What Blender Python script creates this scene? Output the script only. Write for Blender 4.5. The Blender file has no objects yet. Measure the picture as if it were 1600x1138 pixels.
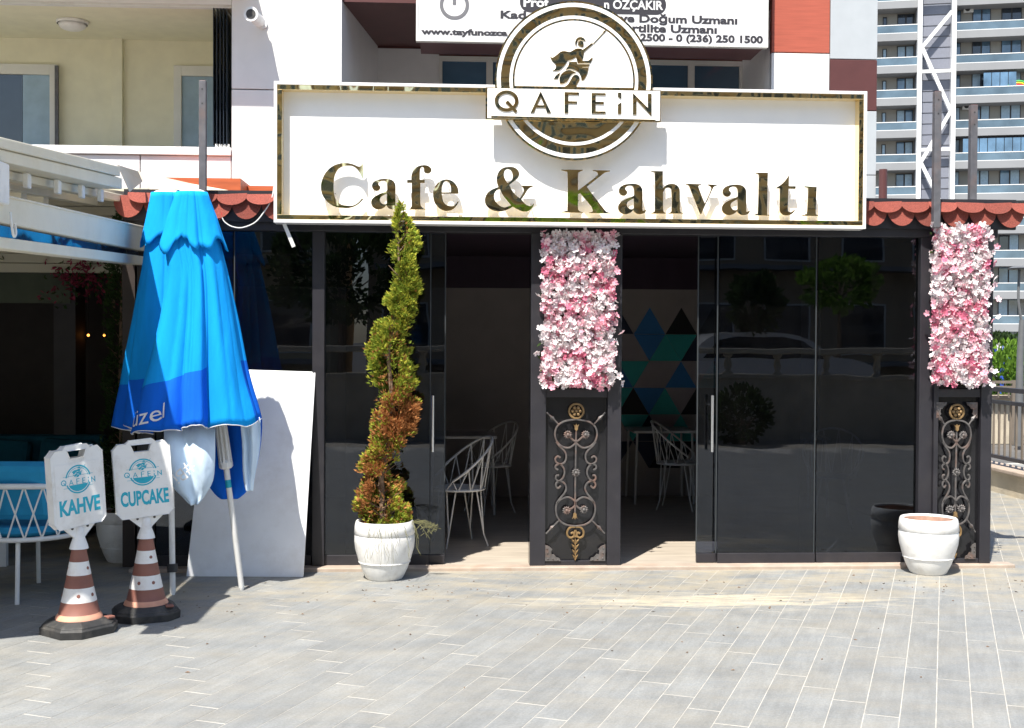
import bpy, math, random
from mathutils import Vector, Matrix, noise
from mathutils.geometry import tessellate_polygon
random.seed(7)
R_ = math.radians
scene = bpy.context.scene
col = scene.collection

# ------------------------------------------------------------------ camera
FPX = 1850.0                      # focal length in pixels of the 1600 px wide photograph
EYE = Vector((0.0, -8.6, 1.65))
YAW, PITCH, ROLL = R_(-3.2), R_(1.053), 0.0052
Fw = Vector((-math.sin(YAW)*math.cos(PITCH), math.cos(YAW)*math.cos(PITCH), -math.sin(PITCH)))
R0 = Fw.cross(Vector((0, 0, 1))).normalized(); U0 = R0.cross(Fw)
Rt = R0*math.cos(ROLL)+U0*math.sin(ROLL); Up = U0*math.cos(ROLL)-R0*math.sin(ROLL)
cam = bpy.data.cameras.new('camera'); co = bpy.data.objects.new('camera', cam); col.objects.link(co)
cam.sensor_width = 36; cam.lens = FPX/1600*36; cam.clip_start = 0.1; cam.clip_end = 2000
M = Matrix((Rt, Up, -Fw)).transposed().to_4x4(); M.translation = EYE
co.matrix_world = M
scene.camera = co

def ray(px, py): return Fw+Rt*((px-800)/FPX)-Up*((py-569)/FPX)
def at(px, py, Y):                # the point seen at a photo pixel on the plane y = Y
    d = ray(px, py); return EYE+d*((Y-EYE.y)/d.y)
def at_x(px, py, X):
    d = ray(px, py); return EYE+d*((X-EYE.x)/d.x)
def gr(px, py, z=0.0):            # the point seen on the ground
    d = ray(px, py); return EYE+d*((z-EYE.z)/d.z)
def project(p):
    q = Vector(p)-EYE; w = q.dot(Fw)
    return (800+FPX*q.dot(Rt)/w, 569-FPX*q.dot(Up)/w, w) if w > 0.05 else None

# ------------------------------------------------------------------ sky, sun, exposure
SUN_EL, SUN_AZ = R_(60), R_(27)   # the light travels towards +Y and +X
world = bpy.data.worlds.new('World'); scene.world = world; world.use_nodes = True
wn = world.node_tree; bg = wn.nodes['Background']
sky = wn.nodes.new('ShaderNodeTexSky'); sky.sky_type = 'NISHITA'; sky.sun_disc = False
sky.sun_elevation = SUN_EL; sky.sun_rotation = math.pi+SUN_AZ
wn.links.new(sky.outputs[0], bg.inputs[0]); bg.inputs[1].default_value = 0.11
sl = bpy.data.lights.new('sun', 'SUN'); sl.energy = 4.6; sl.angle = R_(0.55); sl.color = (1.0, 0.95, 0.87)
so = bpy.data.objects.new('sun', sl); col.objects.link(so); so.location = (-5, -12, 20)
so.rotation_euler = Vector((math.cos(SUN_EL)*math.sin(SUN_AZ), math.cos(SUN_EL)*math.cos(SUN_AZ), -math.sin(SUN_EL))).to_track_quat('-Z', 'Y').to_euler()
scene.view_settings.view_transform = 'Standard'; scene.view_settings.look = 'None'
scene.view_settings.exposure = 1.0; scene.view_settings.gamma = 1.0
scene.view_settings.use_curve_mapping = False
scene.render.engine = 'CYCLES'
scene.cycles.transparent_max_bounces = 16; scene.cycles.max_bounces = 8

# ------------------------------------------------------------------ materials
def mat(name, c, rough=0.6, metal=0.0, var=0.12, scale=6.0, bump=0.0, bscale=60.0, spec=0.5, dirt=None, dirt_amt=0.4, dirt_scale=2.0, rand=0.0, stretch=None, coat=0.0, bdetail=5):
    m = bpy.data.materials.new(name); m.use_nodes = True; nt = m.node_tree; N = nt.nodes; L = nt.links
    b = N['Principled BSDF']; b.inputs['Roughness'].default_value = rough; b.inputs['Metallic'].default_value = metal
    b.inputs['Specular IOR Level'].default_value = spec; b.inputs['Coat Weight'].default_value = coat
    g = N.new('ShaderNodeNewGeometry')
    vec = g.outputs['Position']
    if stretch:
        mp = N.new('ShaderNodeMapping'); mp.inputs['Scale'].default_value = stretch; L.new(vec, mp.inputs[0]); vec = mp.outputs[0]
    cur = None
    rgb = N.new('ShaderNodeRGB'); rgb.outputs[0].default_value = (*c, 1); cur = rgb.outputs[0]
    if var > 0:
        n = N.new('ShaderNodeTexNoise'); n.inputs['Scale'].default_value = scale; n.inputs['Detail'].default_value = 6; L.new(vec, n.inputs['Vector'])
        mr = N.new('ShaderNodeMapRange'); mr.inputs[1].default_value = 0.3; mr.inputs[2].default_value = 0.7; mr.inputs[3].default_value = 1-var; mr.inputs[4].default_value = 1+var
        L.new(n.outputs[0], mr.inputs[0])
        hs = N.new('ShaderNodeHueSaturation'); L.new(cur, hs.inputs['Color']); L.new(mr.outputs[0], hs.inputs['Value']); cur = hs.outputs[0]
    if rand > 0:
        oi = N.new('ShaderNodeObjectInfo'); mr = N.new('ShaderNodeMapRange'); mr.inputs[3].default_value = 1-rand; mr.inputs[4].default_value = 1+rand
        L.new(oi.outputs['Random'], mr.inputs[0]); hs = N.new('ShaderNodeHueSaturation'); L.new(cur, hs.inputs['Color']); L.new(mr.outputs[0], hs.inputs['Value']); cur = hs.outputs[0]
    if dirt:
        n = N.new('ShaderNodeTexNoise'); n.inputs['Scale'].default_value = dirt_scale; n.inputs['Detail'].default_value = 9; n.inputs['Roughness'].default_value = 0.7; L.new(g.outputs['Position'], n.inputs['Vector'])
        mr = N.new('ShaderNodeMapRange'); mr.inputs[1].default_value = 0.5; mr.inputs[2].default_value = 0.72; mr.inputs[4].default_value = dirt_amt; L.new(n.outputs[0], mr.inputs[0])
        mx = N.new('ShaderNodeMixRGB'); mx.inputs[2].default_value = (*dirt, 1); L.new(mr.outputs[0], mx.inputs[0]); L.new(cur, mx.inputs[1]); cur = mx.outputs[0]
    L.new(cur, b.inputs['Base Color'])
    if bump > 0:
        n = N.new('ShaderNodeTexNoise'); n.inputs['Scale'].default_value = bscale; n.inputs['Detail'].default_value = bdetail; L.new(vec, n.inputs['Vector'])
        bp = N.new('ShaderNodeBump'); bp.inputs['Strength'].default_value = bump; bp.inputs['Distance'].default_value = 0.01; L.new(n.outputs[0], bp.inputs['Height']); L.new(bp.outputs[0], b.inputs['Normal'])
    return m

def glass_mat(name, tint, ior=1.5, rough=0.0, wav=0.0, dust=0.0):
    m = bpy.data.materials.new(name); m.use_nodes = True; nt = m.node_tree; N = nt.nodes; L = nt.links
    for n in list(N):
        if n.type != 'OUTPUT_MATERIAL': N.remove(n)
    out = [n for n in N if n.type == 'OUTPUT_MATERIAL'][0]
    tr = N.new('ShaderNodeBsdfTransparent'); tr.inputs[0].default_value = (*tint, 1)
    gl = N.new('ShaderNodeBsdfGlossy'); gl.inputs['Roughness'].default_value = rough; gl.inputs[0].default_value = (0.86, 0.92, 1, 1)
    fr = N.new('ShaderNodeFresnel'); fr.inputs[0].default_value = ior
    mx = N.new('ShaderNodeMixShader'); L.new(fr.outputs[0], mx.inputs[0]); L.new(tr.outputs[0], mx.inputs[1]); L.new(gl.outputs[0], mx.inputs[2])
    if dust > 0:                  # a thin film of dust and wiping streaks
        gp = N.new('ShaderNodeNewGeometry'); mpp = N.new('ShaderNodeMapping'); mpp.inputs['Scale'].default_value = (3.0, 3.0, 0.9); L.new(gp.outputs['Position'], mpp.inputs[0])
        dn = N.new('ShaderNodeTexNoise'); dn.inputs['Scale'].default_value = 2.2; dn.inputs['Detail'].default_value = 9; dn.inputs['Roughness'].default_value = 0.7; L.new(mpp.outputs[0], dn.inputs['Vector'])
        dr = N.new('ShaderNodeMapRange'); dr.inputs[1].default_value = 0.35; dr.inputs[2].default_value = 0.75; dr.inputs[3].default_value = dust*0.15; dr.inputs[4].default_value = dust; L.new(dn.outputs[0], dr.inputs[0])
        df = N.new('ShaderNodeBsdfDiffuse'); df.inputs[0].default_value = (0.45, 0.43, 0.40, 1); m2 = N.new('ShaderNodeMixShader'); L.new(dr.outputs[0], m2.inputs[0]); L.new(mx.outputs[0], m2.inputs[1]); L.new(df.outputs[0], m2.inputs[2]); mx = m2
    L.new(mx.outputs[0], out.inputs[0])
    if wav > 0:
        g = N.new('ShaderNodeNewGeometry'); n = N.new('ShaderNodeTexNoise'); n.inputs['Scale'].default_value = 1.2; L.new(g.outputs['Position'], n.inputs['Vector'])
        bp = N.new('ShaderNodeBump'); bp.inputs['Strength'].default_value = wav; bp.inputs['Distance'].default_value = 0.02; L.new(n.outputs[0], bp.inputs['Height']); L.new(bp.outputs[0], gl.inputs['Normal'])
    return m

def leaf_mat(name, c, var=0.35, scale=9.0, trans=0.3):
    m = bpy.data.materials.new(name); m.use_nodes = True; nt = m.node_tree; N = nt.nodes; L = nt.links
    for n in list(N):
        if n.type != 'OUTPUT_MATERIAL': N.remove(n)
    out = [n for n in N if n.type == 'OUTPUT_MATERIAL'][0]
    g = N.new('ShaderNodeNewGeometry'); n = N.new('ShaderNodeTexNoise'); n.inputs['Scale'].default_value = scale; n.inputs['Detail'].default_value = 4; L.new(g.outputs['Position'], n.inputs['Vector'])
    ad = N.new('ShaderNodeMath'); ad.operation = 'MULTIPLY_ADD'; ad.inputs[1].default_value = 0.6; L.new(g.outputs['Random Per Island'], ad.inputs[0]); L.new(n.outputs[0], ad.inputs[2])
    mr = N.new('ShaderNodeMapRange'); mr.inputs[1].default_value = 0.4; mr.inputs[2].default_value = 1.2; mr.inputs[3].default_value = 1-var; mr.inputs[4].default_value = 1+var; L.new(ad.outputs[0], mr.inputs[0])
    hs = N.new('ShaderNodeHueSaturation'); hs.inputs['Color'].default_value = (*c, 1); L.new(mr.outputs[0], hs.inputs['Value'])
    d = N.new('ShaderNodeBsdfDiffuse'); t = N.new('ShaderNodeBsdfTranslucent'); L.new(hs.outputs[0], d.inputs[0]); L.new(hs.outputs[0], t.inputs[0])
    mx = N.new('ShaderNodeMixShader'); mx.inputs[0].default_value = trans; L.new(d.outputs[0], mx.inputs[1]); L.new(t.outputs[0], mx.inputs[2]); L.new(mx.outputs[0], out.inputs[0])
    return m

def emit_mat(name, c, s):
    m = bpy.data.materials.new(name); m.use_nodes = True; b = m.node_tree.nodes['Principled BSDF']
    b.inputs['Base Color'].default_value = (*c, 1); b.inputs['Emission Color'].default_value = (*c, 1); b.inputs['Emission Strength'].default_value = s
    return m

MT = {}
MT['black'] = mat('black_powder_coat', (0.022, 0.021, 0.026), 0.42, var=0.15, bump=0.02, dirt=(0.10, 0.09, 0.08), dirt_amt=0.12, dirt_scale=4)
MT['blackgloss'] = mat('black_glossy_panel', (0.012, 0.012, 0.014), 0.12, var=0.1)
MT['glass'] = glass_mat('tinted_glass', (0.27, 0.30, 0.38), 1.60, wav=0.06, dust=0.006)
MT['clear'] = glass_mat('clear_glass', (0.75, 0.82, 0.86), 1.5)
MT['whitepaint'] = mat('white_paint', (0.80, 0.80, 0.78), 0.45, var=0.04, dirt=(0.5, 0.46, 0.38), dirt_amt=0.2, dirt_scale=3)
MT['panelwhite'] = mat('white_composite_cladding', (0.80, 0.79, 0.78), 0.4, var=0.03, dirt=(0.55, 0.48, 0.38), dirt_amt=0.12, dirt_scale=1.5)
MT['acrylic'] = mat('white_acrylic', (0.86, 0.86, 0.85), 0.22, var=0.02, dirt=(0.7, 0.68, 0.62), dirt_amt=0.15, dirt_scale=2)
MT['gold'] = mat('polished_gold_mirror', (1.0, 0.80, 0.43), 0.05, 1.0, var=0.0, bump=0.9, bscale=7.0, bdetail=0)
MT['letterside'] = mat('pale_letter_return', (0.80, 0.74, 0.66), 0.5, var=0.03)
MT['shingle'] = mat('red_mineral_shingle', (0.265, 0.066, 0.047), 0.95, var=0.32, scale=160, bump=0.6, bscale=260, rand=0.22, dirt=(0.12, 0.05, 0.04), dirt_amt=0.4, dirt_scale=8)
MT['steel'] = mat('grey_steel_post', (0.10, 0.10, 0.11), 0.5, var=0.2, scale=15, dirt=(0.25, 0.12, 0.07), dirt_amt=0.3, dirt_scale=6)
MT['chrome'] = mat('brushed_steel', (0.75, 0.75, 0.76), 0.25, 1.0, var=0.04)
MT['iron'] = mat('weathered_wrought_iron', (0.12, 0.112, 0.108), 0.5, 0.3, var=0.3, scale=30, dirt=(0.32, 0.14, 0.08), dirt_amt=0.55, dirt_scale=9)
MT['oldgold'] = mat('old_gold_paint', (0.25, 0.16, 0.07), 0.5, 0.3, var=0.25, scale=40)
MT['pot'] = mat('white_glazed_planter', (0.78, 0.78, 0.76), 0.35, var=0.05, bump=0.05, bscale=20, dirt=(0.40, 0.36, 0.30), dirt_amt=0.5, dirt_scale=7)
MT['terracotta'] = mat('terracotta', (0.44, 0.27, 0.20), 0.9, var=0.2, scale=20)
MT['soil'] = mat('dry_soil', (0.12, 0.075, 0.045), 1.0, var=0.4, scale=40, bump=0.6)
MT['bark'] = mat('bark', (0.17, 0.11, 0.07), 0.9, var=0.3, scale=30, bump=0.5)
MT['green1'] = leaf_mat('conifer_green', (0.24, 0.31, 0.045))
MT['green2'] = leaf_mat('conifer_yellow_green', (0.42, 0.42, 0.06))
MT['brownleaf'] = leaf_mat('dry_conifer_brown', (0.46, 0.21, 0.08))
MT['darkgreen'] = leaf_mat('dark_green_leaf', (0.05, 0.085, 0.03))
MT['shrubgreen'] = leaf_mat('bright_shrub_leaf', (0.15, 0.27, 0.04))
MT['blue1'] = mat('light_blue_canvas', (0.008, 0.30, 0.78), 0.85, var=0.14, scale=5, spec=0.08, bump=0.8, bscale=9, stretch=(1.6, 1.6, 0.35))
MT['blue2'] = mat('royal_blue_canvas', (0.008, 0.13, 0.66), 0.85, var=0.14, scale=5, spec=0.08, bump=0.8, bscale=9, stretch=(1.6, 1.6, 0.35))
MT['blueunder'] = mat('pale_canvas_underside', (0.62, 0.76, 0.90), 0.9, var=0.14, scale=6, spec=0.08, bump=0.8, bscale=10, stretch=(1.4, 1.4, 0.6))
MT['whitemetal'] = mat('white_coated_metal', (0.78, 0.78, 0.76), 0.4, var=0.04, dirt=(0.4, 0.36, 0.3), dirt_amt=0.25, dirt_scale=8)
MT['plastic'] = mat('white_sign_plastic', (0.80, 0.80, 0.79), 0.4, var=0.03, dirt=(0.50, 0.45, 0.38), dirt_amt=0.42, dirt_scale=9)
MT['teal'] = mat('teal_print', (0.01, 0.38, 0.52), 0.5, var=0.05)
MT['coneband'] = mat('faded_red_cone_plastic', (0.24, 0.10, 0.075), 0.6, var=0.15, scale=8)
MT['coneflange'] = mat('faded_salmon_plastic', (0.66, 0.33, 0.22), 0.6, var=0.15, scale=10)
MT['rubber'] = mat('black_rubber', (0.03, 0.03, 0.03), 0.6, var=0.3, scale=15, dirt=(0.2, 0.18, 0.15), dirt_amt=0.35, dirt_scale=10)
MT['cushion'] = mat('blue_cushion_fabric', (0.02, 0.28, 0.52), 0.95, var=0.12, bump=0.1)
MT['sofa'] = mat('teal_sofa_fabric', (0.01, 0.12, 0.19), 0.95, var=0.15, bump=0.1)
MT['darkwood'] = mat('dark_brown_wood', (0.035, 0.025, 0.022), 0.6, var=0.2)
MT['cream'] = mat('cream_wall_paint', (0.80, 0.77, 0.59), 0.8, var=0.04)
MT['creamalu'] = mat('cream_aluminium', (0.74, 0.69, 0.55), 0.5, var=0.06, dirt=(0.42, 0.34, 0.18), dirt_amt=0.35, dirt_scale=3)
MT['beigefab'] = mat('beige_awning_fabric', (0.72, 0.62, 0.48), 0.9, var=0.06)
MT['orangewood'] = mat('orange_wood_cladding', (0.50, 0.11, 0.035), 0.5, var=0.18, scale=3, stretch=(1, 1, 14))
MT['redwood'] = mat('red_wood_laminate', (0.42, 0.10, 0.06), 0.5, var=0.12, scale=3, stretch=(1, 1, 18))
MT['maroon'] = mat('maroon_cladding', (0.10, 0.035, 0.033), 0.45, var=0.08)
MT['greyclad'] = mat('light_grey_cladding', (0.44, 0.47, 0.49), 0.45, var=0.04)
MT['pvc'] = mat('white_window_frame', (0.72, 0.71, 0.66), 0.4, var=0.03)
MT['darkglass'] = mat('dark_window_glass', (0.025, 0.035, 0.05), 0.04, var=0.1, spec=0.8)
MT['skyglass'] = mat('blue_window_glass', (0.09, 0.17, 0.26), 0.04, var=0.5, scale=0.6, spec=1.0)
MT['curtain'] = mat('curtained_pale_glass', (0.34, 0.46, 0.56), 0.15, var=0.1)
MT['ink'] = mat('dark_grey_print', (0.035, 0.033, 0.04), 0.5, var=0.0)
MT['greyink'] = mat('mid_grey_print', (0.16, 0.16, 0.17), 0.5, var=0.0)
MT['boardwhite'] = mat('white_laminate_board', (0.82, 0.83, 0.84), 0.5, var=0.03, dirt=(0.55, 0.52, 0.48), dirt_amt=0.35, dirt_scale=4)

# ------------------------------------------------------------------ mesh helpers
class MB:
    def __init__(s): s.v = []; s.f = []; s.m = []
    def add(s, vs, fs, mi=0):
        o = len(s.v); s.v.extend([tuple(p) for p in vs])
        for f in fs: s.f.append(tuple(i+o for i in f)); s.m.append(mi)
    def box(s, x0, x1, y0, y1, z0, z1, mi=0):
        s.add([(x0, y0, z0), (x1, y0, z0), (x1, y1, z0), (x0, y1, z0), (x0, y0, z1), (x1, y0, z1), (x1, y1, z1), (x0, y1, z1)],
              [(0, 3, 2, 1), (4, 5, 6, 7), (0, 1, 5, 4), (1, 2, 6, 5), (2, 3, 7, 6), (3, 0, 4, 7)], mi); return s
    def hexa(s, p, mi=0):         # eight corners: bottom four, then top four
        s.add(p, [(0, 3, 2, 1), (4, 5, 6, 7), (0, 1, 5, 4), (1, 2, 6, 5), (2, 3, 7, 6), (3, 0, 4, 7)], mi); return s
    def prism(s, loops, y0, y1, mi=0, side=None):   # loops in (x, z); the first is the outline, the rest are holes
        pts = [p for l in loops for p in l]; n = len(pts)
        tri = tessellate_polygon([[Vector((p[0], p[1], 0)) for p in l] for l in loops])
        vs = [(p[0], y0, p[1]) for p in pts]+[(p[0], y1, p[1]) for p in pts]; o = len(s.v); s.v.extend(vs)
        for a, b, c in tri:
            pa, pb, pc = pts[a], pts[b], pts[c]
            if (pb[0]-pa[0])*(pc[1]-pa[1])-(pb[1]-pa[1])*(pc[0]-pa[0]) < 0: b, c = c, b
            s.f.append((o+a, o+b, o+c)); s.m.append(mi); s.f.append((o+n+a, o+n+c, o+n+b)); s.m.append(mi)
        k = 0; side = mi if side is None else side
        for li, l in enumerate(loops):
            ar = sum(l[i][0]*l[(i+1) % len(l)][1]-l[(i+1) % len(l)][0]*l[i][1] for i in range(len(l)))
            flip = (ar < 0) != (li > 0)
            for i in range(len(l)):
                a, b = o+k+i, o+k+(i+1) % len(l)
                s.f.append((b, a, a+n, b+n) if flip else (a, b, b+n, a+n)); s.m.append(side)
            k += len(l)
        return s
    def tube(s, path, r, n=8, closed=False, mi=0):
        P = [Vector(p) for p in path]; m = len(P); o = len(s.v); up = None
        for i in range(m):
            a = P[i-1] if (i > 0 or closed) else P[i]; b = P[(i+1) % m] if (i < m-1 or closed) else P[i]
            t = (b-a).normalized() if (b-a).length > 1e-9 else Vector((0, 0, 1))
            if up is None: up = Vector((0, 0, 1)) if abs(t.z) < 0.9 else Vector((1, 0, 0))
            u = up-t*up.dot(t)
            if u.length < 1e-6: u = t.orthogonal()
            u.normalize(); up = u; w = t.cross(u); rr = r[i] if isinstance(r, (list, tuple)) else r
            for k in range(n):
                a_ = 2*math.pi*k/n; s.v.append(tuple(P[i]+u*math.cos(a_)*rr+w*math.sin(a_)*rr))
        for i in range(m if closed else m-1):
            for k in range(n):
                a, b = o+i*n+k, o+i*n+(k+1) % n; j = ((i+1) % m)
                c, d = o+j*n+(k+1) % n, o+j*n+k
                s.f.append((a, b, c, d)); s.m.append(mi)
        if not closed:
            s.f.append(tuple(o+k for k in reversed(range(n)))); s.m.append(mi)
            s.f.append(tuple(o+(m-1)*n+k for k in range(n))); s.m.append(mi)
        return s
    def bar(s, a, b, w, h, mi=0, up=(0, 0, 1)):      # a straight bar of rectangular section
        a, b = Vector(a), Vector(b); t = (b-a).normalized(); u = Vector(up); u = (u-t*u.dot(t)).normalized(); r = t.cross(u)
        c = [a-r*w/2-u*h/2, a+r*w/2-u*h/2, a+r*w/2+u*h/2, a-r*w/2+u*h/2]; d = [p+(b-a) for p in c]
        s.add(c+d, [(0, 1, 2, 3), (4, 7, 6, 5), (0, 4, 5, 1), (1, 5, 6, 2), (2, 6, 7, 3), (3, 7, 4, 0)], mi); return s
    def lathe(s, prof, n=32, c=(0, 0, 0), mi=0, mis=None, wob=0.0):
        o = len(s.v); m = len(prof)
        for r, z in prof:
            for k in range(n):
                a = 2*math.pi*k/n; q = 1+wob*math.sin(2*a+z*9); s.v.append((c[0]+r*q*math.cos(a), c[1]+r*q*math.sin(a), c[2]+z))
        for i in range(m-1):
            for k in range(n):
                k2 = (k+1) % n; s.f.append((o+i*n+k, o+i*n+k2, o+(i+1)*n+k2, o+(i+1)*n+k)); s.m.append(mis[i] if mis else mi)
        return s
    def sphere(s, c, r, n=10, mi=0, sc=(1, 1, 1)):
        pr = [(math.sin(math.pi*i/n)*r, -math.cos(math.pi*i/n)*r) for i in range(n+1)]; o = len(s.v)
        s.lathe(pr, n+2, (0, 0, 0), mi)
        for i in range(o, len(s.v)):
            q = s.v[i]; s.v[i] = (q[0]*sc[0]+c[0], q[1]*sc[1]+c[1], q[2]*sc[2]+c[2])
        return s
    def xf(s, Mx): s.v = [tuple(Mx @ Vector(p)) for p in s.v]; return s
    def mesh(s, name, mats, smooth=False):
        me = bpy.data.meshes.new(name); me.from_pydata(s.v, [], s.f)
        for m in (mats if isinstance(mats, (list, tuple)) else [mats]): me.materials.append(MT[m] if isinstance(m, str) else m)
        if any(s.m): me.polygons.foreach_set('material_index', s.m)
        if smooth: me.polygons.foreach_set('use_smooth', [True]*len(me.polygons))
        me.update(); return me
    def build(s, name, mats, parent=None, smooth=False, bevel=0.0, autos=None):
        return obj(name, s.mesh(name, mats, smooth), parent, bevel, autos)

def obj(name, me, parent=None, bevel=0.0, autos=None):
    o = bpy.data.objects.new(name, me); col.objects.link(o)
    if parent is not None: o.parent = parent
    if bevel > 0:
        b = o.modifiers.new('bevel', 'BEVEL'); b.width = bevel; b.segments = 2; b.limit_method = 'ANGLE'
    if autos: 
        me.polygons.foreach_set('use_smooth', [True]*len(me.polygons)); me.set_sharp_from_angle(angle=R_(autos))
    return o
def tag(o, label, cat, group=None):
    o['label'] = label; o['category'] = cat
    if group: o['group'] = group
    return o
def thing(name, label, cat, loc=(0, 0, 0), rotz=0.0, group=None):
    o = bpy.data.objects.new(name, None); col.objects.link(o); o.location = loc; o.rotation_euler = (0, 0, rotz); o.empty_display_size = 0.1
    return tag(o, label, cat, group)
def struct(o): o['kind'] = 'structure'; return o
def copy_tree(o, parent=None):
    c = o.copy(); col.objects.link(c); c.parent = parent
    for ch in list(o.children): copy_tree(ch, c)
    return c

def smooth_loop(pts, sub=4):      # points (x, y) are smooth, (x, y, 1) are corners; closed Catmull-Rom between corners
    n = len(pts); out = []
    for i in range(n):
        p1, p2 = pts[i], pts[(i+1) % n]; p0 = pts[i-1] if len(p1) == 2 else p1; p3 = pts[(i+2) % n] if len(p2) == 2 else p2
        k = 1 if (len(p1) == 3 and len(p2) == 3) else sub
        for j in range(k):
            t = j/k; q = []
            for d in (0, 1):
                a, b, c, e = p0[d], p1[d], p2[d], p3[d]
                q.append(0.5*(2*b+(c-a)*t+(2*a-5*b+4*c-e)*t*t+(-a+3*b-3*c+e)*t**3))
            out.append(tuple(q))
    return out
def spline(pts, sub=6):
    out = []; n = len(pts)
    for i in range(n-1):
        p0 = pts[max(i-1, 0)]; p1 = pts[i]; p2 = pts[i+1]; p3 = pts[min(i+2, n-1)]
        for j in range(sub):
            t = j/sub
            out.append(tuple(0.5*(2*b+(c-a)*t+(2*a-5*b+4*c-e)*t*t+(-a+3*b-3*c+e)*t**3) for a, b, c, e in zip(p0, p1, p2, p3)))
    out.append(tuple(pts[-1])); return out

def text_mesh(body, size, offset=0.0, extrude=0.001, xs=1.0, align='CENTER', spacing=1.0, bold=0.0):
    cu = bpy.data.curves.new('t', 'FONT'); cu.body = body; cu.size = size; cu.align_x = align; cu.align_y = 'CENTER'
    cu.offset = bold; cu.extrude = extrude; cu.space_character = spacing; cu.resolution_u = 3
    o = bpy.data.objects.new('t', cu); col.objects.link(o)
    dg = bpy.context.evaluated_depsgraph_get(); me = bpy.data.meshes.new_from_object(o.evaluated_get(dg))
    bpy.data.objects.remove(o); bpy.data.curves.remove(cu)
    Mx = Matrix(((xs, 0, 0, 0), (0, 0, -1, 0), (0, 1, 0, 0), (0, 0, 0, 1)))   # reads from -Y, upright in Z
    me.transform(Mx); return me
def text(name, body, size, loc, m, parent=None, **k):
    me = text_mesh(body, size, **k); me.materials.clear(); me.materials.append(MT[m]); o = obj(name, me, parent); o.location = loc; return o

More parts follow.
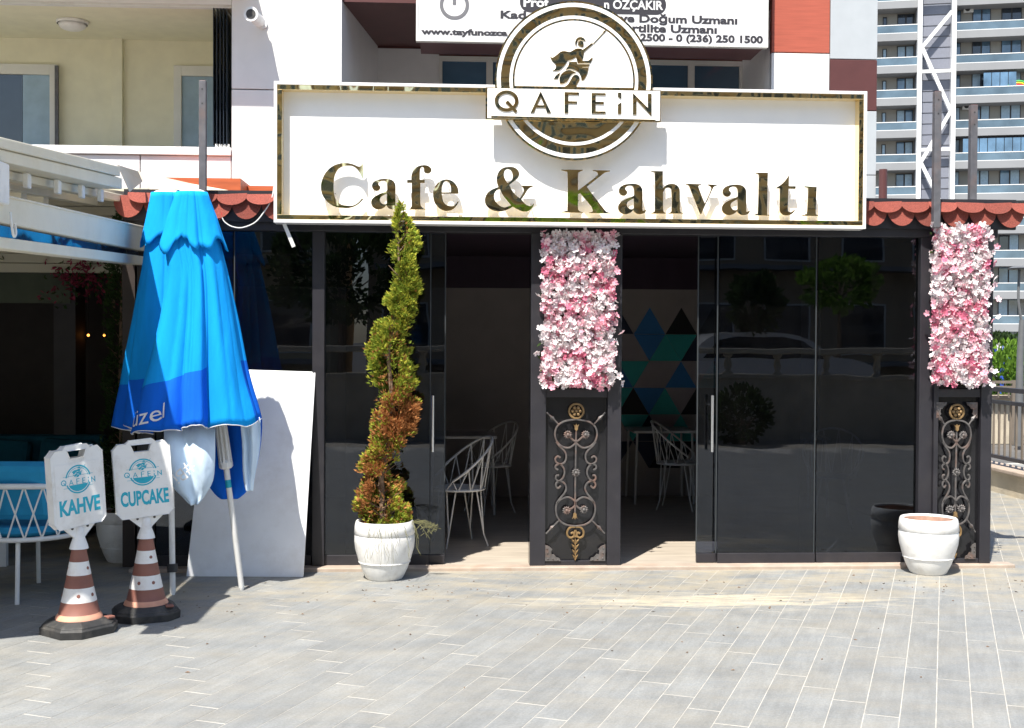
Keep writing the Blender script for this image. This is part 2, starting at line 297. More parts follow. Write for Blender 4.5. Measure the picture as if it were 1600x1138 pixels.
# ------------------------------------------------------------------ ground, pavement and its planks
MT['asphalt'] = mat('grey_ground', (0.11, 0.105, 0.10), 0.95, var=0.2, scale=1.5, bump=0.3)
MT['concrete'] = mat('beige_concrete', (0.36, 0.32, 0.26), 0.9, var=0.15, scale=2, bump=0.2)
MT['grout'] = mat('pale_grout', (0.43, 0.41, 0.365), 0.95, var=0.2, scale=9, bump=0.2)
def plank_material():
    m = mat('grey_wood_look_tile', (0.25, 0.252, 0.245), 0.62, var=0.0)
    nt = m.node_tree; N = nt.nodes; L = nt.links; b = N['Principled BSDF']
    g = N.new('ShaderNodeNewGeometry'); oi = N.new('ShaderNodeObjectInfo')
    mq = N.new('ShaderNodeMapping'); mq.inputs['Rotation'].default_value = (0, 0, R_(23.3)); L.new(g.outputs['Position'], mq.inputs[0])
    mp = N.new('ShaderNodeMapping'); mp.inputs['Scale'].default_value = (24, 3.2, 1); L.new(mq.outputs[0], mp.inputs[0])
    ad = N.new('ShaderNodeVectorMath'); L.new(mp.outputs[0], ad.inputs[0])
    sc = N.new('ShaderNodeVectorMath'); sc.operation = 'SCALE'; sc.inputs[0].default_value = (37, 91, 13); L.new(oi.outputs['Random'], sc.inputs['Scale']); L.new(sc.outputs[0], ad.inputs[1])
    def nz(vec, s, d=6, r=0.6):
        n = N.new('ShaderNodeTexNoise'); n.inputs['Scale'].default_value = s; n.inputs['Detail'].default_value = d; n.inputs['Roughness'].default_value = r; L.new(vec, n.inputs['Vector']); return n.outputs[0]
    def mr(v, a, b_, c, d):
        n = N.new('ShaderNodeMapRange'); n.inputs[1].default_value = a; n.inputs[2].default_value = b_; n.inputs[3].default_value = c; n.inputs[4].default_value = d; L.new(v, n.inputs[0]); return n.outputs[0]
    def mul(a, b_):
        n = N.new('ShaderNodeMath'); n.operation = 'MULTIPLY'; L.new(a, n.inputs[0]); L.new(b_, n.inputs[1]); return n.outputs[0]
    grain = mr(nz(ad.outputs[0], 1.0, 7, 0.7), 0.3, 0.7, 0.86, 1.11)
    patch = mr(nz(g.outputs['Position'], 3.5, 5), 0.3, 0.7, 0.86, 1.12)
    rnd = mr(oi.outputs['Random'], 0, 1, 0.94, 1.07)
    fine = mr(nz(g.outputs['Position'], 75, 4, 0.85), 0.3, 0.75, 0.74, 1.18)
    v = mul(mul(grain, patch), mul(rnd, fine))
    hs = N.new('ShaderNodeHueSaturation'); hs.inputs['Color'].default_value = (0.232, 0.240, 0.237, 1); L.new(v, hs.inputs['Value'])
    # tan dust: patchy, thickest in a strip along the front of the cafe
    sp = N.new('ShaderNodeSeparateXYZ'); L.new(g.outputs['Position'], sp.inputs[0])
    band = N.new('ShaderNodeMapRange'); band.interpolation_type = 'SMOOTHSTEP'; band.inputs[1].default_value = -1.9; band.inputs[2].default_value = -0.3; band.inputs[3].default_value = 0.22; band.inputs[4].default_value = 0.75; L.new(sp.outputs[1], band.inputs[0])
    mp2 = N.new('ShaderNodeMapping'); mp2.inputs['Scale'].default_value = (0.9, 2.2, 1); L.new(g.outputs['Position'], mp2.inputs[0])
    dm = mul(mr(nz(mp2.outputs[0], 1.6, 9, 0.72), 0.42, 0.68, 0.0, 1.0), band.outputs[0])
    mx = N.new('ShaderNodeMixRGB'); mx.inputs[2].default_value = (0.40, 0.335, 0.22, 1); L.new(dm, mx.inputs[0]); L.new(hs.outputs[0], mx.inputs[1])
    # a drift of spilled pale sand
    mp3 = N.new('ShaderNodeMapping'); mp3.inputs['Location'].default_value = (-1.70, 1.12, 0); mp3.inputs['Scale'].default_value = (1.0, 1.0, 1); L.new(g.outputs['Position'], mp3.inputs[0])
    sp3 = N.new('ShaderNodeSeparateXYZ'); L.new(mp3.outputs[0], sp3.inputs[0])
    def mth(op, a, b_):
        n = N.new('ShaderNodeMath'); n.operation = op
        for i, q in enumerate((a, b_)):
            if isinstance(q, (int, float)): n.inputs[i].default_value = q
            else: L.new(q, n.inputs[i])
        return n.outputs[0]
    ex = mth('POWER', mth('ABSOLUTE', mth('DIVIDE', sp3.outputs[0], 1.15), 0), 2.0)
    ey = mth('POWER', mth('ABSOLUTE', mth('DIVIDE', sp3.outputs[1], 0.22), 0), 2.0)
    mp4 = N.new('ShaderNodeMapping'); mp4.inputs['Scale'].default_value = (1.6, 9, 1); L.new(g.outputs['Position'], mp4.inputs[0])
    e = mth('ADD', mth('ADD', ex, ey), mth('MULTIPLY', mth('SUBTRACT', nz(mp4.outputs[0], 1.4, 8, 0.65), 0.5), 7.5))
    sm = mul(mr(e, 1.3, -0.6, 0.0, 0.85), mr(nz(mp4.outputs[0], 5.0, 8, 0.8), 0.38, 0.58, 0.15, 1.0))
    mx2 = N.new('ShaderNodeMixRGB'); mx2.inputs[2].default_value = (0.60, 0.52, 0.36, 1); L.new(sm, mx2.inputs[0]); L.new(mx.outputs[0], mx2.inputs[1])
    L.new(mx2.outputs[0], b.inputs['Base Color'])
    bp = N.new('ShaderNodeBump'); bp.inputs['Strength'].default_value = 0.35; bp.inputs['Distance'].default_value = 0.004; L.new(nz(ad.outputs[0], 3.0, 6, 0.75), bp.inputs['Height']); L.new(bp.outputs[0], b.inputs['Normal'])
    return m
MT['plank'] = plank_material()
g_ = MB(); g_.add([(-900, -900, -0.06), (900, -900, -0.06), (900, 900, -0.06), (-900, 900, -0.06)], [(0, 1, 2, 3)])
ground = struct(g_.build('ground', 'asphalt')); 
PX0, PX1, PY0, PY1 = -8.5, 9.5, -9.8, 7.5
pavement = struct(MB().box(PX0, PX1, PY0, PY1, -0.05, -0.0011).build('pavement', 'grout'))
TH = R_(23.3); PD = Vector((math.sin(TH), math.cos(TH))); PP = Vector((math.cos(TH), -math.sin(TH)))
PW, PL, GAP = 0.1512, 1.05, 0.0042
CAFE = (-2.22, 4.08, 0.03, 4.0)
planks = []
for k in range(-100, 110):
    s = 3.381+PW*(k+0.5)
    for j in range(-18, 18):
        t = -0.659-0.170*k+PL*(j+0.5); t_ = -0.659+((-0.170*k) % PL)+PL*(j+0.5)
        c = PP*s+PD*t_
        if not (PX0+0.5 < c.x < PX1-0.5 and PY0+0.5 < c.y < PY1-0.5): continue
        if CAFE[0]+0.5 < c.x < CAFE[1]-0.3 and c.y > 0.65: continue
        if c.x < -5.5 and c.y > -1: continue
        q = project((c.x, c.y, 0))
        vis = 0
        if q and -60 < q[0] < 1660 and q[1] < 1230: vis = 1/q[2]**2
        planks.append((vis, c))
planks.sort(key=lambda a: -a[0])
hl, hw = (PL-0.0105)/2, (PW-GAP)/2
pm = MB(); pm.box(-hw, hw, -hl, hl, -0.02, 0.0)
pme = pm.mesh('plank', 'plank')
for vis, c in planks[:300]:
    o = obj('plank', pme, pavement); o.location = (c.x, c.y, random.uniform(-0.0002, 0.0002)); o.rotation_euler = (0, R_(random.uniform(-0.06, 0.06)), -TH)
rest = MB()
for vis, c in planks[300:]:
    o = len(rest.v)
    for p in pm.v:
        w = PP*p[0]+PD*p[1]; rest.v.append((c.x+w.x, c.y+w.y, p[2]))
    for f in pm.f: rest.f.append(tuple(i+o for i in f)); rest.m.append(0)
ro = rest.build('planks', 'plank', pavement); ro['kind'] = 'stuff'

# ------------------------------------------------------------------ cafe pavilion
cafe = thing('cafe_pavilion', 'low black glass-fronted cafe pavilion with sliding doors and red scalloped eaves', 'building')
CX0, CX1 = CAFE[0], CAFE[1]
MT['cafefloor'] = mat('beige_marble_floor', (0.46, 0.405, 0.335), 0.35, var=0.16, scale=2.5, stretch=(1, 6, 1))
MT['threshold'] = mat('pinkish_marble_sill', (0.38, 0.31, 0.25), 0.6, var=0.15, scale=8, dirt=(0.35, 0.2, 0.12), dirt_amt=0.4, dirt_scale=6)
MT['plaster'] = mat('greige_plaster', (0.42, 0.38, 0.36), 0.8, var=0.05)
MT['darkplum'] = mat('dark_plum_paint', (0.05, 0.028, 0.05), 0.6, var=0.1)
MB().box(CX0, CX1, 0.03, 4.0, -0.05, 0.02).build('floor', 'cafefloor', cafe)
MB().box(CX0-0.02, CX1+0.13, -0.10, 0.03, -0.02, 0.026).build('threshold', 'threshold', cafe, bevel=0.006)
MB().box(CX0, CX1, 3.9, 4.0, 0.02, 2.6).build('back_wall', 'plaster', cafe)
MB().box(CX0, CX0+0.06, 0.06, 3.9, 0.02, 2.6).build('side_wall', 'black', cafe)
MB().box(CX1-0.06, CX1, 0.12, 3.9, 0.02, 2.6).build('side_wall', 'black', cafe)
MB().box(CX0-0.05, CX1+0.05, -0.02, 4.0, 2.6, 2.70).build('roof', 'black', cafe)
MB().box(CX0+0.06, CX1-0.06, 0.12, 3.9, 2.55, 2.6).build('ceiling', 'darkplum', cafe)
MB().box(CX0+0.06, CX1-0.06, 3.86, 3.9, 2.22, 2.55).build('cornice', 'darkplum', cafe)
def X0(px, Y=0.0): return at(px, 700, Y).x
fz0 = at(900, 366, 0).z
MB().box(CX0, CX1, -0.03, 0.12, fz0, 2.6).build('fascia', 'black', cafe, bevel=0.004)
def post(a, b, y0=-0.02, y1=0.10): return MB().box(X0(a), X0(b), y0, y1, 0.026, fz0).build('post', 'black', cafe, bevel=0.004)
post(222, 240); post(488, 507); post(1434, 1455)
# fixed panes, kick rails and the two sliding leaves
def pane(a, b, y, parent, z0=0.10, z1=None): return MB().box(X0(a, y), X0(b, y), y, y+0.008, z0, z1 or fz0+0.01).build('glass_pane', 'glass', parent)
def rail(a, b, y, parent, z1=0.10): return MB().box(X0(a, y), X0(b, y), y-0.014, y+0.022, 0.024, z1).build('bottom_rail', 'black', parent, bevel=0.003)
for a, b in ((240, 364), (366, 488), (507, 671)):
    w = pane(a, b, 0.03, cafe); rail(a, b-1, 0.03, w)
for a, b in ((1122, 1274), (1276, 1434)):
    w = pane(a, b, 0.03, cafe); rail(a, b, 0.03, w)
MT['edge'] = mat('polished_glass_edge', (0.03, 0.036, 0.04), 0.6, var=0.1)
for px in (365, 506.5, 672, 1121, 1275):
    MB().box(X0(px)-0.004, X0(px)+0.004, 0.028, 0.040, 0.10, fz0).build('glass_joint', 'edge', cafe)
def door(a, b, hx, label):
    d = pane(a, b, 0.075, cafe, 0.09); d.name = 'sliding_door'; rail(a, b, 0.075, d, 0.09)
    d['label'] = label
    h = MB(); x = X0(hx, 0.03); z0, z1 = at(hx, 706, 0).z, at(hx, 618, 0).z
    h.tube([(x, -0.02, z0), (x, -0.02, z1)], 0.0125, 12)
    for z in (z0+0.07, z1-0.07): h.tube([(x, -0.02, z), (x, 0.076, z)], 0.008, 8)
    h.build('handle', 'chrome', d, autos=40)
    e = MB(); ex = X0(b if hx > (a+b)/2 else a, 0.075); e.box(ex-0.004, ex+0.004, 0.073, 0.085, 0.09, fz0); e.build('glass_edge', 'edge', d)
door(540, 695, 676, 'tinted sliding glass door slid open to the left')
door(1089, 1250, 1110, 'tinted sliding glass door slid open to the right')

def pillar(a, b, fa, fb):         # black box pillar: two side stiles, a recessed glossy panel and a mid rail
    p = MB().box(X0(a), X0(b), 0.0, 0.14, 0.026, fz0).build('pillar', 'blackgloss', cafe)
    MB().box(X0(a), X0(fa), -0.045, -0.001, 0.026, fz0+0.0).build('stile', 'black', p, bevel=0.004)
    MB().box(X0(fb), X0(b), -0.045, -0.001, 0.026, fz0+0.0).build('stile', 'black', p, bevel=0.004)
    z = at(a, 614, 0).z
    MB().box(X0(fa), X0(fb), -0.035, -0.001, z-0.03, z+0.03).build('rail', 'black', p, bevel=0.003)
    MB().box(X0(fa), X0(fb), -0.035, -0.001, 0.026, 0.06).build('rail', 'black', p, bevel=0.003)
    return p
pillar(828, 969, 852, 948)
pillar(1455, 1545, 1462, 1528)
# geometric triangle panels painted on the back wall
MT['tri_navy'] = mat('navy_panel', (0.02, 0.03, 0.07), 0.6, var=0.05); MT['tri_blue'] = mat('blue_panel', (0.04, 0.24, 0.58), 0.6, var=0.05)
MT['tri_teal'] = mat('teal_panel', (0.04, 0.48, 0.46), 0.6, var=0.05); MT['tri_grey'] = mat('mauve_grey_panel', (0.40, 0.36, 0.38), 0.6, var=0.05); MT['tri_black'] = mat('black_panel', (0.012, 0.012, 0.014), 0.6, var=0.05)
tw, tht = 0.34, 0.285; bx = at(1066, 480, 3.85).x; tz = at(1066, 481, 3.85).z
meshcache = {}
TRI = {(0, 0): 'tri_black', (0, -2): 'tri_blue', (0, -4): 'tri_navy', (1, -5): 'tri_navy', (1, -4): 'tri_grey', (1, -3): 'tri_grey', (1, -2): 'tri_blue', (1, -1): 'tri_teal', (1, 0): 'tri_teal', (1, 1): 'tri_navy', (2, -4): 'tri_blue', (2, -3): 'tri_teal', (2, -2): 'tri_grey', (2, -1): 'tri_grey', (2, 0): 'tri_blue', (2, 1): 'tri_grey', (3, -4): 'tri_teal', (3, -3): 'tri_black', (3, -2): 'tri_blue', (3, -1): 'tri_teal', (3, 0): 'tri_grey', (3, 1): 'tri_black', (4, -4): 'tri_grey', (4, -3): 'tri_teal', (4, -2): 'tri_navy', (4, -1): 'tri_grey', (4, 0): 'tri_teal'}
for r in range(6):
    for c in range(-5, 6):
        up = (c+r) % 2 == 0
        if r == 0 and not up: continue
        rr = random.random()
        kind = ['tri_navy', 'tri_blue', 'tri_teal', 'tri_grey', 'tri_black', None][int(rr*6)]
        if r == 0: kind = random.choice(['tri_navy', 'tri_black', 'tri_blue'])
        kind = TRI.get((r, c), kind)
        if kind is None: continue
        key = (kind, up)
        if key not in meshcache:
            m_ = MB(); pts = [(-tw/2, -tht), (tw/2, -tht), (0, 0)] if up else [(-tw/2, 0), (0, -tht), (tw/2, 0)]
            meshcache[key] = m_.prism([pts], -0.006, 0).mesh('triangle_panel', kind)
        x = bx+c*tw/2
        if x-tw/2 < CX0+0.1 or x+tw/2 > CX1-0.1: continue
        o = obj('triangle_panel', meshcache[key], cafe); o.location = (x, 3.897-0.0005*(c % 2), tz-r*tht); o.scale = (0.985, 1, 0.985)

# scalloped red shingles round the eaves
eaves = MB().box(CX0-0.06, CX1+0.12, -0.06, -0.021, 2.50, 2.72); eo = eaves.build('eaves_board', 'black', cafe)
sp_ = 0.206; n_sh = int((CX1-CX0+0.2)/sp_)
def shingle(w, h):
    pts = [(-w/2, 0), (-w/2, -h*0.2)]
    for i in range(1, 12):
        a = math.pi+math.pi*i/12; pts.append((math.cos(a)*w/2, -h*0.2+math.sin(a)*h*0.8))
    pts += [(w/2, -h*0.2), (w/2, 0)]
    return MB().prism([pts], -0.006, 0).mesh('shingle', 'shingle')
sA, sB = shingle(0.212, 0.165), shingle(0.212, 0.088)
for i in range(n_sh+1):
    x = CX0-0.02+i*sp_
    a = obj('shingle', sA, eo); a.location = (x, -0.066, 2.675); a.rotation_euler = (R_(-9+random.uniform(-5, 5)), R_(random.uniform(-3, 3)), 0)
    b = obj('shingle', sB, eo); b.location = (x+sp_/2, -0.085, 2.69); b.rotation_euler = (R_(-24+random.uniform(-6, 6)), R_(random.uniform(-3, 3)), 0)

# ------------------------------------------------------------------ the big cafe sign
SY = -0.25                        # front plane of the sign frame
def sxz(px, py, Y=SY): p = at(px, py, Y); return (p.x, p.z)
sx0, sz1 = sxz(428, 127); sx1, _ = sxz(1355, 143); _, sz0 = sxz(428, 348)
sign = thing('cafe_sign', 'long white sign box with gold frame, gold lettering and round logo above cafe doors', 'sign', ((sx0+sx1)/2, SY, sz0))
SO = Vector(sign.location)
def loc2(l): return [(x-SO.x, z-SO.z) for x, z in l]
W2 = (sx1-sx0)/2; H = sz1-sz0
MB().box(-W2, W2, 0.10, 0.128, 0.0, H).build('box', 'panelwhite', sign)
MB().box(-W2+0.05, W2-0.05, 0.088, 0.098, 0.045, H-0.045).build('face_panel', 'acrylic', sign)
def frame(name, x0, x1, z0, z1, t, y0, y1, m, par):
    for a in ((x0, x1, z1-t, z1), (x0, x1, z0, z0+t), (x0, x0+t, z0+t, z1-t), (x1-t, x1, z0+t, z1-t)):
        MB().box(a[0], a[1], y0, y1, a[2], a[3]).build(name, m, par, bevel=0.002)
frame('white_rim', -W2, W2, 0.0, H, 0.022, -0.004, 0.099, 'panelwhite', sign)
frame('gold_trim', -W2+0.0225, W2-0.0225, 0.0225, H-0.0225, 0.034, 0.0, 0.087, 'gold', sign)
# standing gold letters, drawn as outlines measured on the sign itself
GL = {}
GL['C'] = ((490, 245), [[(875,115,1),(850,155),(800,175),(700,135),(580,112),(450,125),(320,180),(210,290),(145,430),(130,560),(160,690),(250,810),(370,885),(500,910),(640,910),(770,860),(850,790),(885,752,1),(860,742,1),(790,820),(700,868),(600,870),(490,850),(410,780),(370,690),(355,560),(360,420),(380,320),(430,230),(500,180),(580,160),(680,165),(760,210),(820,290),(866,385,1),(884,385,1)]])
GL['a'] = ((960, 250), [[(566,892,1),(540,940),(470,965),(410,962),(360,930),(335,890,1),(300,930),(240,960),(170,965),(100,930),(68,870),(75,800),(130,740),(230,690),(330,646),(350,625,1),(350,560),(340,500),(310,465),(260,460),(210,480),(195,520),(225,560),(225,600),(190,635),(140,635),(95,600),(80,550),(100,490),(170,445),(270,425),(370,425),(450,455),(490,510),(500,580),(500,870),(515,905),(548,886,1)], [(345,685,1),(345,860,1),(310,878),(260,865),(225,820),(225,770),(260,730)]])
GL['f'] = ((620, 245), [[(185,940,1),(230,930),(262,880),(265,820),(265,465,1),(183,465,1),(183,412,1),(258,412,1),(262,330),(300,230),(380,170),(480,150),(560,165),(610,210),(615,250),(590,285),(550,298),(500,285),(482,245),(480,200),(450,182),(420,210),(410,290),(410,412,1),(497,412,1),(497,465,1),(420,465,1),(420,820),(440,890),(480,925),(530,940,1)]])
GL['e'] = ((620, 245), [[(1100,657,1),(1085,560),(1030,470),(960,420),(880,405),(780,430),(700,500),(650,610),(648,720),(680,830),(760,920),(860,965),(960,955),(1040,900),(1105,800,1),(1085,795,1),(1020,870),(950,885),(870,850),(820,780),(800,657,1)], [(800,635,1),(805,540),(835,460),(880,437),(930,465),(960,540),(962,635,1)]])
GL['&'] = ((745, 245), [[(775,515,1),(1000,515,1),(1000,530,1),(940,555),(890,610),(850,680),(792,757,1),(850,830),(920,875),(970,872),(1008,832,1),(1022,840,1),(985,910),(920,965),(840,978),(750,950),(640,890,1),(560,935),(450,970),(330,968),(220,920),(155,840),(145,750),(180,660),(260,590),(385,540,1),(360,460),(355,370),(390,270),(460,205),(560,182),(660,190),(730,240),(755,310),(730,380),(660,440),(578,500,1),(620,590),(690,680),(765,740,1),(815,660),(835,600),(825,550)], [(540,465,1),(490,370),(485,290),(510,235),(560,222),(610,250),(638,320),(630,400),(590,445)], [(410,575,1),(350,600),(310,670),(315,760),(360,830),(430,885),(510,900),(610,865,1),(530,770),(460,680)]])
GL['K'] = ((865, 250), [[(140,172,1),(520,178,1),(520,190,1),(460,215),(435,260),(435,545,1),(740,310),(785,260),(770,215),(700,197,1),(700,182,1),(1000,190,1),(1000,208,1),(920,225),(830,290),(590,480,1),(900,880),(960,930),(1020,943,1),(1020,952,1),(630,945,1),(630,935,1),(690,920),(685,860),(640,790),(472,590,1),(435,612,1),(435,850),(460,910),(525,932,1),(525,942,1),(140,934,1),(140,925,1),(220,905),(247,850),(247,270),(225,210),(140,188,1)]])
GL['h'] = ((960, 250), [[(655,198,1),(862,200,1),(862,500,1),(920,450),(1010,425),(1090,440),(1145,490),(1165,570),(1165,870),(1180,930),(1222,946,1),(1222,956,1),(960,956,1),(960,946,1),(1005,925),(1017,870),(1015,560),(990,505),(950,495),(900,520),(868,580,1),(866,870),(880,925),(918,948,1),(918,958,1),(655,955,1),(655,945,1),(705,920),(718,860),(718,270),(700,225),(655,212,1)]])
GL['v'] = ((1060, 255), [[(135,365,1),(410,375,1),(410,388,1),(370,400),(365,450),(470,720,1),(570,500),(580,430),(525,392,1),(525,378,1),(690,388,1),(690,398,1),(640,420),(600,480),(405,910,1),(385,905,1),(210,460),(180,400),(135,380,1)]])
GL['l'] = ((1160, 255), [[(235,170,1),(455,172,1),(440,870),(455,915),(485,928,1),(485,937,1),(205,928,1),(205,918,1),(255,900),(275,850),(292,260),(285,205),(235,182,1)]])
GL['t'] = ((1160, 255), [[(830,210,1),(826,410,1),(950,412,1),(945,460,1),(820,455,1),(808,800),(825,865),(870,870),(922,832,1),(936,842,1),(880,905),(800,932),(720,920),(670,870),(660,800),(668,450,1),(595,450,1),(600,438,1),(690,380),(770,300)]])
GL['i'] = ((1160, 255), [[(1105,412,1),(1322,425,1),(1305,860),(1315,915),(1352,933,1),(1352,943,1),(1060,937,1),(1060,927,1),(1120,910),(1150,860),(1168,480),(1155,440),(1105,425,1)]])
K11 = 11.38
for ch, dx, dy in (('C',0,0),('a',-385.9,-7.6),('f',0,0),('e',0,0),('&',0,0),('K',0,0),('a',0,0),('h',0,0),('v',0,0),('a',162.1,1.5),('l',0,0),('t',0,0),('i',0,0)):
    org, loops = GL[ch]
    L2 = [loc2([sxz(org[0]+dx+x/K11, org[1]+dy+y/K11, SY+0.02) for x, y in smooth_loop(l)]) for l in loops]
    b = MB(); b.prism(L2, 0.020, 0.024); lo = b.build('gold_letter', 'gold', sign)
    b = MB(); b.prism(L2, 0.0245, 0.045); b.build('letter_return', 'letterside', lo)
    xs = [p[0] for p in L2[0]]; zs = [p[1] for p in L2[0]]
    b = MB()
    for k in range(2):            # stand-off pins behind each letter
        q = L2[0][int(len(L2[0])*(0.2+0.5*k))]; cx, cz = q[0]*0.93+0.07*sum(xs)/len(xs), q[1]*0.93+0.07*sum(zs)/len(zs)
        b.tube([(cx, 0.045, cz), (cx, 0.0885, cz)], 0.004, 6)
    b.build('standoff_pin', 'chrome', lo)

# round logo
def disc(r0, r1, a0=0, a1=360, n=72):
    if r0 <= 0:
        return [[(math.cos(R_(a0+(a1-a0)*i/n))*r1, math.sin(R_(a0+(a1-a0)*i/n))*r1) for i in range(n+(0 if a1-a0 >= 360 else 1))]]
    if a1-a0 >= 360:
        return [[(math.cos(2*math.pi*i/n)*r1, math.sin(2*math.pi*i/n)*r1) for i in range(n)], [(math.cos(2*math.pi*i/n)*r0, math.sin(2*math.pi*i/n)*r0) for i in range(n)]]
    o = [(math.cos(R_(a0+(a1-a0)*i/n))*r1, math.sin(R_(a0+(a1-a0)*i/n))*r1) for i in range(n+1)]
    return [o+[(math.cos(R_(a0+(a1-a0)*i/n))*r0, math.sin(R_(a0+(a1-a0)*i/n))*r0) for i in reversed(range(n+1))]]
LY = SY-0.03
lc = at(897, 126, LY); lr = (at(1020.5, 126, LY).x-at(773.5, 126, LY).x)/2
lx, lz = lc.x-SO.x, lc.z-SO.z
def ring(r0, r1, y0, y1, m, name, par, a0=0, a1=360):
    L2 = [[(x*lr+lx, z*lr+lz) for x, z in l] for l in disc(r0, r1, a0, a1)]
    return MB().prism(L2, y0, y1).build(name, m, par)
logo = ring(0, 1.0, -0.024, 0.02, 'gold', 'logo_disc', sign); logo['label'] = 'round gold mirror logo disc with white rings'
ring(0.925, 0.975, -0.027, -0.0245, 'acrylic', 'white_ring', logo)
ring(0.775, 0.815, -0.027, -0.0245, 'acrylic', 'white_ring', logo)
cut = math.degrees(math.asin(0.0))
ring(0.0, 0.75, -0.027, -0.0245, 'acrylic', 'white_field', logo, -6, 186)
ep = (845, 40)
EM = [[(165,550,1),(210,572),(280,525),(350,470),(420,455),(520,470),(620,415),(700,412),(745,432,1),(830,370),(900,318),(928,328),(910,350),(850,400),(768,475,1),(755,560),(735,630,1),(840,625),(885,590),(915,568),(918,600),(885,665,1),(662,672,1),(645,632,1),(625,555,1),(560,600),(480,625),(445,680),(400,735),(340,790),(280,805),(205,803,1),(250,780),(268,740),(260,690),(200,630)],
      [(505,645,1),(638,645,1),(655,692,1),(870,690,1),(850,735,1),(735,738,1),(740,752,1),(850,752,1),(830,850),(790,930),(760,970),(720,972,1),(715,920),(680,840),(600,790),(520,770),(440,785,1),(490,710)],
      [(340,1035,1),(330,960),(350,890),(400,830),(470,800),(540,800),(625,835,1),(560,860),(510,920),(470,990),(400,1030)],
      [(410,1100,1),(480,1050),(530,970),(570,900),(630,875),(680,910),(690,960),(660,1020),(635,1060),(640,1100,1)],
      [(230,950,1),(270,890),(340,845),(300,950,1)],
      [(615,360,1),(612,290),(640,230),(700,205),(760,225),(800,275,1),(750,268),(700,252),(660,268),(640,310),(635,355,1)],
      [(660,350,1),(665,300),(700,272),(750,290),(762,340),(750,380),(720,380)],
      [(930,318,1),(1105,130,1),(1115,100,1),(1165,80,1),(1140,125,1),(1118,140,1),(940,330,1)]]
emb = MB()
for l in EM:
    emb.prism([loc2([sxz(ep[0]+x/K11, ep[1]+y/K11, LY) for x, y in smooth_loop(l)])], -0.032, -0.0275)
eo_ = emb.build('chariot_emblem', 'gold', logo)
# name band across the logo
bx0, bz1 = sxz(759, 137, LY-0.02); bx1, bz0 = sxz(1032, 191, LY-0.02)
bx0 -= SO.x; bx1 -= SO.x; bz0 -= SO.z; bz1 -= SO.z
band = MB().box(bx0, bx1, -0.056, -0.0325, bz0, bz1).build('name_band', 'gold', sign)
MB().box(bx0+0.012, bx1-0.006, -0.060, -0.0565, bz0+0.008, bz1-0.006).build('band_face', 'acrylic', band)
def q5(pts): return loc2([sxz(755+p[0]/5.614, 130+p[1]/5.614, LY-0.03) for p in pts])
def oval(cx, cy, rx, ry, n=40): return [(cx+rx*math.cos(2*math.pi*i/n), cy+ry*math.sin(2*math.pi*i/n)) for i in range(n)]
QL = [[oval(205,158,105,93), oval(205,158,73,64)], [[(194,172),(216,153),(300,245),(284,266)]],
      [[(503,72),(595,263),(560,263),(545,217),(462,216),(444,262),(415,262)], [(505,125),(536,196),(472,195)]],
      [[(713,80),(840,83),(840,105),(745,103),(745,160),(823,162),(823,182),(745,180),(745,265),(713,265)]],
      [[(950,88),(1073,90),(1073,108),(985,106),(985,165),(1057,165),(1057,187),(985,185),(985,250),(1073,250),(1073,270),(950,268)]],
      [[(1180,85),(1210,85),(1210,140),(1180,120)]], [[(1180,190),(1210,170),(1210,272),(1180,272)]],
      [[(1312,88),(1443,218),(1443,95),(1475,95),(1475,292),(1343,150),(1343,278),(1312,278)]]]
for k, L in enumerate(QL):
    yy = -0.066 if k != 1 else -0.0665
    MB().prism([q5(l) for l in L], yy, -0.0605).build('band_letter', 'gold', band)
MB().prism([q5([(70,288),(1510,322),(1510,338),(70,304)])], -0.064, -0.0605).build('underline', 'gold', band)
# loose cable and bracket hanging off the sign's left end
cp = [at(x, y, -0.1) for x, y in ((428, 292), (424, 312), (412, 332), (398, 348), (378, 356), (362, 354), (351, 347), (347, 340))]
cb = MB(); cb.tube(spline([tuple(p) for p in cp], 6), 0.0045, 6)
tag(cb.build('cable', 'whitemetal', autos=60), 'thin white cable dangling in a loop beside sign and red shingles', 'cable')
e = cp[-1]; cbr = MB(); cbr.tube([tuple(e), tuple(e+Vector((-0.02, 0, -0.015)))], 0.003, 5); cbr.tube([tuple(e), tuple(e+Vector((-0.005, 0, 0.035)))], 0.003, 5)
MT['redwire'] = mat('red_wire', (0.5, 0.05, 0.05), 0.5); cbr.build('wire_end', 'redwire', bpy.data.objects['cable'])
a, b = at(444, 350, -0.2), at(459, 386, -0.2)
tag(MB().bar(a, b, 0.004, 0.026, up=(1, 0, 0.4)).build('bracket_strip', 'whitemetal'), 'short white metal bracket strip hanging slanted under sign corner', 'bracket')

# ------------------------------------------------------------------ flower panels
def petal_mesh(name, m, seed):
    rnd = random.Random(seed); b = MB(); n = 5
    for k in range(n):
        a = 2*math.pi*k/n+rnd.uniform(-0.2, 0.2); ca, sa = math.cos(a), math.sin(a); cup = rnd.uniform(0.25, 0.75)
        def P(r, w, h): return (ca*r-sa*w, sa*r+ca*w, h)
        b.add([P(0.05, 0, 0), P(0.45, 0.34, cup*0.30), P(0.55, 0, cup*0.18), P(0.45, -0.34, cup*0.30), P(0.92, 0.30, cup*0.62), P(1.0, 0, cup*0.5), P(0.92, -0.30, cup*0.62)],
              [(0, 2, 1), (0, 3, 2), (1, 2, 5, 4), (3, 6, 5, 2)], 0)
    b.sphere((0, 0, 0.1), 0.13, 4, 1)
    return b.mesh(name, [m, 'pet_core'])
MT['pet_white'] = leaf_mat('white_petal', (0.82, 0.76, 0.76), 0.12, 30, 0.25); MT['pet_pale'] = leaf_mat('pale_pink_petal', (0.84, 0.60, 0.64), 0.18, 30, 0.25)
